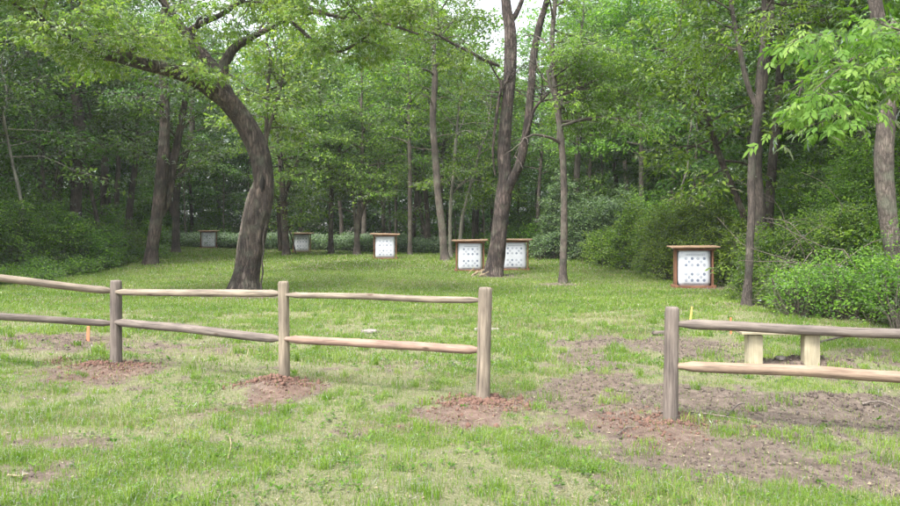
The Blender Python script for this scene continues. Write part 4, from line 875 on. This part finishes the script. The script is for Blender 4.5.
# ------------------------------------------------------------------ boxes
def box(c, s, rot=0.0, bev=.008, tilt=0.0, tiltx=0.0):
    """bevelled box as V, faces, uv ; grain runs along the longest side"""
    import bmesh
    bm = bmesh.new(); bmesh.ops.create_cube(bm, size=1)
    for v in bm.verts: v.co = Vector((v.co.x * s[0], v.co.y * s[1], v.co.z * s[2]))
    if bev: bmesh.ops.bevel(bm, geom=bm.edges[:], offset=bev, segments=2, profile=.6, affect='EDGES')
    from mathutils import Matrix
    M = Matrix.Translation(c) @ Matrix.Rotation(rot, 4, 'Z') @ Matrix.Rotation(tilt, 4, 'Y') @ Matrix.Rotation(tiltx, 4, 'X')
    uvl = bm.loops.layers.uv.new('UVMap'); ax = max(range(3), key=lambda k: s[k]); o = random.random() * 9
    for f in bm.faces:
        nn = max(range(3), key=lambda k: abs(f.normal[k])); other = [k for k in range(3) if k != nn]
        a = ax if ax != nn else other[0]; b = [k for k in other if k != a][0]
        for l in f.loops: l[uvl].uv = (l.vert.co[a] + o, l.vert.co[b] + o)
    bm.transform(M); return bm
def bm_obj(name, bms, mats, parent=None, midx=None, smooth=False):
    import bmesh
    m = bpy.data.meshes.new(name); big = bmesh.new()
    for k, b in enumerate(bms):
        t = bpy.data.meshes.new('t'); b.to_mesh(t); n0 = len(big.faces); big.from_mesh(t); big.faces.ensure_lookup_table()
        for f in big.faces[n0:]: f.material_index = midx[k] if midx else 0
        bpy.data.meshes.remove(t); b.free()
    if smooth:
        for f in big.faces: f.smooth = True
    big.to_mesh(m); big.free()
    for mt in mats: m.materials.append(mt)
    return link(name, m, parent)

# ------------------------------------------------------------------ archery targets
def bag_mesh(rng, sunk=0.0):
    """a plump square sack, 1.14 x .42 x 1.24, with printed spots on its front"""
    import bmesh
    bm = bmesh.new(); bmesh.ops.create_cube(bm, size=1); bmesh.ops.subdivide_edges(bm, edges=bm.edges[:], cuts=9, use_grid_fill=True)
    sx, sy, sz = 1.12, .42, 1.31
    sd_ = int(rng.integers(1e5))
    for v in bm.verts:
        x, y, z = v.co * 2
        k = 11.0; n = (abs(x) ** k + abs(z) ** k) ** (1 / k) if (x or z) else 1; m_ = max(abs(x), abs(z)); q = m_ / n if n else 1
        x, z = x * q, z * q; e = (1 - min(1, m_) ** 4)
        bul = (.06 * e) * (1 if abs(y) > .98 else 0)
        yy = y * .5 * (1 - .25 * m_ ** 6); lump = (fbm(np.array([x * 1.6 + 5]), np.array([z * 1.6 + y]), sd_, 3)[0] - .5)
        v.co = Vector((x * sx / 2 * (1 + .02 * lump), yy * sy + math.copysign(bul * .4, y) + lump * .035, z * sz / 2 * (1 + .015 * lump) + sz / 2))
    for f in bm.faces: f.smooth = True
    m = bpy.data.meshes.new('bag'); bm.to_mesh(m); bm.free()
    from mathutils.bvhtree import BVHTree
    b2 = bmesh.new(); b2.from_mesh(m); tree = BVHTree.FromBMesh(b2)
    def ysurf(x, z):
        h = tree.ray_cast(Vector((x, -3, z)), Vector((0, 1, 0))); return h[0].y if h[0] else -.2
    def disc(x, z, r, mi, off, n=14, ir=0):
        c = b2.verts.new((x, ysurf(x, z) - off, z)) if not ir else None; ring = []; ring2 = []
        for k in range(n):
            a = 2 * math.pi * k / n; p = (x + r * math.cos(a), z + r * math.sin(a)); ring.append(b2.verts.new((p[0], ysurf(*p) - off, p[1])))
            if ir: p = (x + ir * math.cos(a), z + ir * math.sin(a)); ring2.append(b2.verts.new((p[0], ysurf(*p) - off, p[1])))
        for k in range(n):
            f = b2.faces.new((c, ring[k], ring[(k + 1) % n])) if not ir else b2.faces.new((ring2[k], ring[k], ring[(k + 1) % n], ring2[(k + 1) % n])); f.material_index = mi
    for gy0, gr in ((.56, 1), (.18, 2)):
        cols = (-.30, -.09, .11, .33) if gr == 1 else (-.30, -.09, .11, .33)
        for iz, zz in enumerate((gy0 + (.42 if gr == 1 else .25), gy0 + (.19 if gr == 1 else .03))):
            for xx in cols:
                dk = rng.random() < .45; disc(xx, zz, .052, 1 if dk else 2, .004); disc(xx, zz, .034, 2 if dk else 3, .006); disc(xx, zz, .018, 1, .008)
        for xx in (-.195, .22):
            zz = gy0 + (.305 if gr == 1 else .14); disc(xx, zz, .042, 1 if rng.random() < .5 else 2, .004); disc(xx, zz, .02, 3, .006)
    # faded line of print at the top and bottom, in short dashes
    for z_, x0, x1 in ((1.115, -.3, .34), (.085, -.36, .3)):
        x = x0
        while x < x1:
            w_ = rng.uniform(.02, .05); q = [(x, z_ - .012), (x + w_, z_ - .012), (x + w_, z_ + .014), (x, z_ + .014)]
            f = b2.faces.new([b2.verts.new((a, ysurf(a, b) - .004, b)) for a, b in q]); f.material_index = 2; x += w_ + .015
    b2.to_mesh(m); b2.free()
    for mt in (BAG, SPOT, SPOT2, BAG): m.materials.append(mt)
    return m

def target(px, d, yaw, label, seed, slant=0.0, clutter=True):
    rng = np.random.default_rng(seed); random.seed(seed); x = X_(px, d); z = gz(x, d)
    t = thing('archery_target', label, 'archery target', (x, d, z), yaw, 'archery targets standing in the clearing')
    b = link('bag', bag_mesh(rng), t); b.location = (0, 0, .06)
    for s in (-1, 1):
        bm_obj('side_board', [box((s * .635, -.03, .69), (.05, .36, 1.42), rot=rng.normal(0, .02), bev=.006)], [W_STAIN], t)
        bm_obj('foot', [box((s * .66, -.02, .05), (.12, .62, .11), rot=rng.normal(0, .02), bev=.008)], [W_STAIN], t)
    bm_obj('base_beam', [box((0, -.02, .035), (1.18, .5, .08), bev=.008)], [W_STAIN], t)
    bm_obj('header', [box((0, -.235, 1.37), (1.42, .045, .09), bev=.005)], [W_STAIN], t)
    r = thing('x', '', ''); bpy.data.objects.remove(r)
    planks = [box((rng.normal(0, .02), -.36 + k * .148, 1.445 + .010 * k), (1.68 + rng.normal(0, .015), .144, .038), tilt=slant + rng.normal(0, .004), tiltx=.07, bev=.004) for k in range(5)]
    bm_obj('roof', planks, [W_ROOF], t)
    return t
target(693, 25.7, -.07, 'nearest white archery target, in front of the tall bush, its roof set level', 1, -.01)
target(469.8, 34, -.0 + .06, 'white archery target just left of the two-stemmed tree', 2, -.015)
target(514.5, 34.3, -.16, 'white archery target half hidden behind the two-stemmed tree', 3, .01)
target(385.3, 42, .02, 'white archery target standing alone in the open middle of the range, before the flowered belt', 4, .02)
target(302, 54.5, .12, 'small distant white archery target beside the reddish-brown tree', 5, .0)
target(208.8, 60.5, .2, 'farthest white archery target, left of the thick leaning tree', 6, .0)

# ------------------------------------------------------------------ bench
d = 9.6; bx_ = X_(781, d); bz = gz(bx_, d); b_ = thing('bench', 'low bench of new pale wood behind the short fence', 'bench', (bx_, d, bz), -.05)
seat_z = CZ + (HOR - 331.3) / F * d - bz
random.seed(8)
bm_obj('seat', [box((.0, -.075, seat_z - .015), (1.12, .14, .03), bev=.004), box((.01, .075, seat_z - .015), (1.12, .14, .03), bev=.004)], [W_PALE], b_)
for sx in (-.36, .38):
    bm_obj('leg', [box((sx, 0, (seat_z - .032) / 2 - .06), (.20, .13, seat_z + .06), bev=.005)], [W_PALE], b_)

# ------------------------------------------------------------------ stakes, stones, sticks
def gpt(px, py, h=.02):
    dd = CZ * F / (py - HOR)
    for _ in range(5): x = X_(px, dd); dd = (CZ - gz(x, dd)) * F / (py - HOR)
    x = X_(px, dd); return (x, dd, gz(x, dd) + h)
def stake(px, py0, py1, w_, lean, mat, name, label):
    x, d, z = gpt(px, py1, 0); top = CZ + (HOR - py0) / F * d; h = top - z
    o = bm_obj(name, [box((lean * h / 2, 0, h / 2 - .03), (w_, .012, h + .08), tilt=lean, bev=.002)], [mat]); o.location = (x, d, z); tag(o, label, 'marker stake', 'marker stakes')
stake(689.5, 307, 326, .035, .12, YELLOW, 'marker_stake', 'yellow marker stake leaning beyond the short fence')
stake(731, 318, 334, .03, -.02, ORANGE, 'marker_stake', 'orange marker stake standing beside the bench')
stake(88, 327, 340, .045, .03, ORANGE, 'marker_stake', 'orange marker stake under the weathered fence, nearest the first post')

def slab(px, py, w_, h_, dep, rot, mat, name, label, cat):
    import bmesh
    dd = CZ * F / (py - HOR); x = X_(px, dd); z = gz(x, dd)
    rng = np.random.default_rng(int(px)); b = box((0, 0, h_ / 2), (w_, dep, h_), rot=rot, bev=h_ * .3)
    bmesh.ops.subdivide_edges(b, edges=b.edges[:], cuts=1)
    for v in b.verts: v.co += Vector(rng.normal(0, 1, 3)) * h_ * .09
    o = bm_obj(name, [b], [mat], smooth=True); o.location = (x, dd, z); tag(o, label, cat)
slab(369, 333, .26, .07, .18, .1, STONE, 'flat_stone', 'small flat pale stone lying in the grass behind the middle of the fence', 'stone')
slab(487, 330.5, .46, .05, .2, .0, STONE, 'wide_flat_stone', 'wide flat pale stone in the grass behind the last post of the long fence', 'stone')
slab(661, 333.5, .30, .07, .14, .0, W_DGREY, 'wood_offcut', 'dark short piece of wood on the bare soil behind the round dark post', 'wood')
slab(781, 361, .12, .05, .08, .4, STONE, 'small_white_stone', 'small white stone on the soil under the bench', 'stone')
slab(478, 270.5 + 14, .10, .06, .08, .4, STONE, 'grass_stone', 'small grey stone in the grass in front of the two-stemmed tree', 'stone')

def splinters():
    rng = np.random.default_rng(91); x0, y0 = X_(478, 30.2), 30.0; z0 = gz(x0, y0); bs = []; random.seed(3)
    for k in range(11):
        l = rng.uniform(.18, .42); bs.append(box((rng.normal(0, .22), rng.normal(0, .12), .10 + abs(rng.normal(0, .1))), (l, .035, rng.uniform(.02, .06)), rot=rng.normal(.3, .5), tilt=-rng.uniform(.1, .9), bev=.01))
    o = bm_obj('split_wood_heap', bs, [SPLIT]); o.location = (x0, y0, z0); tag(o, 'heap of pale split wood against the foot of the two-stemmed tree', 'wood heap')
splinters()

def stick(pts, r, label, name='fallen_stick', mat=TWIG, seed=1):
    rng = np.random.default_rng(seed); P, R = spline(pts, [r, r * .9, r * .75, r * .5][:len(pts)], .08); V, Q, uv = tube(P, R, 7, .15, rng); lo = Vector(P[0])
    o = link(name, mesh_np(name, shift(V, lo), [Q], [mat], smooth=True)); o.location = lo; tag(o, label, 'stick')
stick([at(296.5, 256, 50), at(293, 242, 50), at(288, 226, 50)], .05, 'dark stick leaning up between the reddish-brown tree and a distant target', 'leaning_stick', BARK3)
stick([gpt(690, 414), gpt(712, 419, .04), gpt(738, 421), gpt(768, 431)], .008, 'thin crooked grey root lying over the soil right of the round dark post', 'exposed_root', seed=2)
stick([gpt(727, 419, .03), gpt(738, 411, .07), gpt(745, 408, .05)], .009, 'short grey twig crossing the crooked root', seed=3)
stick([gpt(862, 399), gpt(880, 408, .04), gpt(898, 411)], .012, 'brown stick on the dark soil under the end of the tan rail', seed=4)
stick([gpt(618, 437), gpt(628, 428, .015), gpt(634, 430)], .006, 'tiny twig on the path near the foot of the round dark post', seed=5)
stick([gpt(228, 462), gpt(231, 448, .02), gpt(230, 440)], .006, 'thin white twig standing out in the near grass', mat=SPLIT, seed=6)
stick([gpt(8, 478), gpt(20, 480, .02), gpt(28, 477)], .008, 'short pale twig at the very corner of the near grass', mat=SPLIT, seed=7)
stick([gpt(820, 345, .05), gpt(852, 341, .1), gpt(885, 338, .05)], .02, 'grey branch lying in the grass behind the bench', seed=9)

# ------------------------------------------------------------------ soil clods, litter, turf
def clods():
    import bmesh
    rng = np.random.default_rng(95); base = bmesh.new(); bmesh.ops.create_icosphere(base, subdivisions=1, radius=1)
    v0 = np.array([v.co[:] for v in base.verts]); f0 = np.array([[v.index for v in f.verts] for f in base.faces]); base.free()
    for nm, spec, mt, lb in (('red_soil_clods', [(-.07 + X_(283, 8.2), 8.15, .36, .22, 1300), (X_(485, 7.12), 7.05, .42, .22, 800), (X_(116, 9.35) - .1, 9.25, .5, .22, 700), (X_(672, 6.5) - .05, 6.45, .45, .26, 420), (X_(60, 9.3), 9.4, .25, .15, 160)], SOILR, 'loose red clods of soil heaped round the fence posts'),
                             ('dark_soil_clods', [(4.0, 7.45, .6, .22, 230), (5.05, 9.7, .8, .2, 170), (2.4, 11.5, .6, .3, 90), (3.0, 6.1, .7, .3, 170), (4.4, 5.7, .7, .25, 140), (-4.2, 9.2, 1.2, .4, 80)], SOILG, 'dark crumbs of soil on the dug-over ground')):
        rng = np.random.default_rng(len(nm))
        Vs, Fs, o = [], [], 0
        for cx, cy_, sx, sy, n in spec:
            for k in range(n):
                x, y = cx + rng.normal(0, sx * .55), cy_ + rng.normal(0, sy * .8); s = rng.uniform(.004, .013) if rng.random() < .85 else rng.uniform(.012, .028)
                v = v0 * s * rng.uniform(.35, 1.7, 3) * (1 + .42 * rng.normal(0, 1, (len(v0), 1)).clip(-1.2, 1.2)); Vs.append(v + np.array([x, y, 0])); Fs.append(f0 + o); o += len(v)
        # loose crumbs all over the bare patches of that colour
        xs = rng.uniform(-7, 7, 60000); ys = rng.uniform(4, 12, 60000); b, r = bare(xs, ys); red = r > .45
        kk = (rng.random(60000) < sstep(.35, .8, b) * .35) & (red == (mt is SOILR)) & (np.abs(xs) < ys * .68)
        for x, y in zip(xs[kk][:3600], ys[kk][:3600]):
            s = rng.uniform(.003, .011) if rng.random() < .93 else rng.uniform(.011, .022)
            v = v0 * s * rng.uniform(.35, 1.7, 3) * (1 + .42 * rng.normal(0, 1, (len(v0), 1)).clip(-1.2, 1.2)); Vs.append(v + np.array([x, y, 0])); Fs.append(f0 + o); o += len(v)
        V = np.concatenate(Vs); cx = np.repeat(np.array([v[:, 0].mean() for v in Vs]), len(v0)); cyy = np.repeat(np.array([v[:, 1].mean() for v in Vs]), len(v0)); V[:, 2] += ground_z(cx, cyy) + .004
        ob = link(nm, mesh_np(nm, V, [np.concatenate(Fs)], [mt])); tag(ob, lb, 'soil'); ob['kind'] = 'stuff'
clods()

def blades(rng, x, y, h, wd, bend=.5, zoff=0):
    n = len(x); z = ground_z(x, y) + zoff; a = rng.random(n) * 6.28; la = rng.random(n) * 6.28
    u = np.stack([np.cos(a), np.sin(a), np.zeros(n)], 1) * (wd / 2)[:, None]; l = np.stack([np.cos(la), np.sin(la), np.zeros(n)], 1); b = np.stack([x, y, z], 1)
    bd = np.abs(rng.normal(0, bend, n)).clip(0, 1.3)
    m = b + l * (h * .35 * bd)[:, None] + np.array([0, 0, 1]) * (h * .62)[:, None]
    t = b + l * (h * 1.0 * bd)[:, None] + np.array([0, 0, 1]) * (h * (1 - .42 * bd))[:, None]
    V = np.stack([b - u, b + u, m + u * .75, m - u * .75, t], 1).reshape(-1, 3); i = np.arange(n) * 5
    Q = np.stack([i, i + 1, i + 2, i + 3], 1); T = np.stack([i + 3, i + 2, i + 4], 1)
    return V, Q, T

def turf():
    rng = np.random.default_rng(99)
    def scatter(n, y0, y1, p=1.0, wide=.70):
        y = (y0 ** (2 - p) + rng.random(n) * (y1 ** (2 - p) - y0 ** (2 - p))) ** (1 / (2 - p)); x = rng.uniform(-1, 1, n) * (y * wide + .4); return x, y
    out = []
    # near lawn, thinned by bare soil and in tufts
    for n, y0, y1, h0, w0 in ((820000, 3.6, 9, .045, .0035), (520000, 9, 17, .06, .007), (440000, 17, 34, .07, .014), (330000, 34, 68, .09, .03)):
        x, y = scatter(n, y0, y1, .9); b, r = bare(x, y); wd_ = wooded(x, y)
        c = fbm(x * 1.7, y * 1.7, 51, 3); tuft = .5 * vnoise(x * 7, y * 7, 53) + .5 * vnoise(x * 15, y * 15, 54)
        if y0 < 10: dens = np.clip(np.maximum(1 - b * 1.6, .06 * (1.1 - b)) * (.10 + 1.7 * sstep(.38, .7, c) * (.15 + .85 * tuft ** 1.5)), 0, 1)
        elif y0 < 17: dens = np.clip((1 - b * 1.9) * (.35 + .9 * sstep(.3, .6, c)), 0, 1)
        else: dens = np.clip(1 - b * 1.6, 0, 1)
        dens = np.maximum(dens, .02) * (1 - .93 * wd_)
        k = rng.random(n) < dens; x, y, c, tuft = x[k], y[k], c[k], tuft[k]; n = len(x)
        tall = sstep(.6, .8, vnoise(x * 2.1, y * 2.1, 57)) * (tuft > .5)
        h = h0 * rng.uniform(.5, 1.3, n) * (.65 + .7 * c) * (1 + .9 * tall); wd = w0 * rng.uniform(.6, 1.3, n)
        V, Q, T = blades(rng, x, y, h, wd, .55)
        hue = .3 * rng.random(n) + .45 * fbm(x * .7, y * .7, 61, 3) + .25 * fbm(x * 3.1, y * 3.1, 62, 3) + .12 * tall; hue = np.clip((hue - .28) * 1.5, 0, 1)
        dry = (rng.random(n) < (.10 + .35 * sstep(.45, .7, fbm(x * 1.3, y * 1.3, 66, 3)) if y0 < 10 else .10 + .15 * sstep(.5, .7, fbm(x * .6, y * .6, 66, 3)))).astype(int)
        out.append((V, Q, T, np.concatenate([hue, hue]), np.concatenate([dry, dry])))
    # taller tufts
    for n, y0, y1, lo_, hi_ in ((330, 3.7, 9, .07, .17), (420, 9, 20, .10, .2)):
        x, y = scatter(n, y0, y1, 1.0); b, r = bare(x, y); k = rng.random(n) < (1 - b * .9) * (1 - wooded(x, y)); x, y = x[k], y[k]; n = len(x); per = 70
        hh = np.repeat(rng.uniform(lo_, hi_, n) * rng.uniform(.6, 1.1, n), per); sp = np.repeat(rng.uniform(.02, .09, n), per)
        xx = np.repeat(x, per) + rng.normal(0, 1, n * per) * sp; yy = np.repeat(y, per) + rng.normal(0, 1, n * per) * sp
        V, Q, T = blades(rng, xx, yy, hh * rng.uniform(.5, 1.1, n * per), np.full(n * per, .005 if y0 < 9 else .008), .6); hu = np.clip(np.repeat(rng.random(n), per) * .6 + .3 * rng.random(n * per), 0, 1); z0_ = np.zeros(n * per, int)
        out.append((V, Q, T, np.concatenate([hu, hu]), np.concatenate([z0_, z0_])))
    Vs, Fq, Ft, hq, ht, dq, dt, o = [], [], [], [], [], [], [], 0
    for V, Q, T, hu, dr in out:
        n = len(Q); Vs.append(V); Fq.append(Q + o); Ft.append(T + o); hq.append(hu[:n]); ht.append(hu[n:]); dq.append(dr[:n]); dt.append(dr[n:]); o += len(V)
    me = mesh_np('grass', np.concatenate(Vs), [np.concatenate(Fq), np.concatenate(Ft)], [GRASS, DRYG], np.concatenate(dq + dt), np.concatenate(hq + ht))
    g = link('grass', me); tag(g, 'patchy short green grass of the clearing', 'grass'); g['kind'] = 'stuff'
    # broad-leaved weeds, clover-like rosettes in the near lawn
    n = 6500; x, y = scatter(n, 3.6, 14, 1.0); b, r = bare(x, y); c = fbm(x * 1.1, y * 1.1, 63, 3)
    k = rng.random(n) < np.clip((1 - b * 1.4) * sstep(.42, .62, c) * 1.1 + .05, 0, 1) * (1 - wooded(x, y)); x, y = x[k], y[k]; n = len(x); per = 9
    th = rng.random((n, per)) * 6.28; sz = np.repeat(rng.uniform(.01, .032, n) * (1 + .3 * (y > 8)), per); th = th.ravel()
    el = rng.uniform(.1, 1.0, n * per); ax = np.stack([np.cos(th) * np.cos(el), np.sin(th) * np.cos(el), np.sin(el)], 1); gzv = ground_z(x, y)
    base = np.repeat(np.stack([x, y, gzv], 1), per, 0) + ax * (sz * rng.uniform(0, 1.2, n * per))[:, None] + np.array([0, 0, .01])
    nor = unit(np.array([0, 0, 1.]) + rng.normal(0, .3, (n * per, 3))); nor = unit(nor - ax * np.sum(nor * ax, 1, keepdims=True))
    V, Q = leaves(rng, base, ax, nor, sz * rng.uniform(.8, 1.5, n * per), .55)
    wm = link('weeds', mesh_np('weeds', V, [Q], [WEED], rnd=np.repeat(rng.random(n), per))); wm['kind'] = 'stuff'; tag(wm, 'low broad-leaved weeds scattered through the near grass', 'weeds')
    # litter: dead leaf bits, straw, wood chips
    n = 14000; x, y = scatter(n, 3.6, 15, .9); th = rng.random(n) * 6.28; ax = np.stack([np.cos(th), np.sin(th), rng.normal(0, .12, n)], 1); ax = unit(ax)
    nor = unit(np.array([0, 0, 1.]) + rng.normal(0, .35, (n, 3))); nor = unit(nor - ax * np.sum(nor * ax, 1, keepdims=True)); thin = rng.random(n) < .6
    base = np.stack([x, y, ground_z(x, y) + rng.uniform(.004, .02, n)], 1)
    V1, Q1 = leaves(rng, base[thin], ax[thin], nor[thin], rng.uniform(.04, .12, thin.sum()), .05)
    V2, Q2 = leaves(rng, base[~thin], ax[~thin], nor[~thin], rng.uniform(.012, .035, (~thin).sum()), .6)
    lm = link('litter', mesh_np('litter', np.concatenate([V1, V2]), [np.concatenate([Q1, Q2 + len(V1)])], [DRYG], rnd=rng.random(len(Q1) + len(Q2)))); lm['kind'] = 'stuff'; tag(lm, 'dry stalks and bits of dead leaf strewn over the near ground', 'litter')
turf()

# ------------------------------------------------------------------ haze: thin air over the whole place
def haze():
    import bmesh
    bm = bmesh.new(); bmesh.ops.create_cube(bm, size=1)
    for v in bm.verts: v.co = Vector((v.co.x * 420, v.co.y * 420 + 40, 28 + (v.co.z) * 62))
    m = bpy.data.meshes.new('haze'); bm.to_mesh(m); bm.free()
    mt, t, out = newmat('thin_haze'); p = N(t, 'ShaderNodeVolumePrincipled'); p.inputs['Color'].default_value = (.93, .96, 1, 1); p.inputs['Density'].default_value = HAZE
    t.links.new(p.outputs[0], out.inputs['Volume']); m.materials.append(mt)
    o = link('haze', m); o['kind'] = 'stuff'; tag(o, 'thin pale haze in the air between the trees', 'haze')
if HAZE: haze()
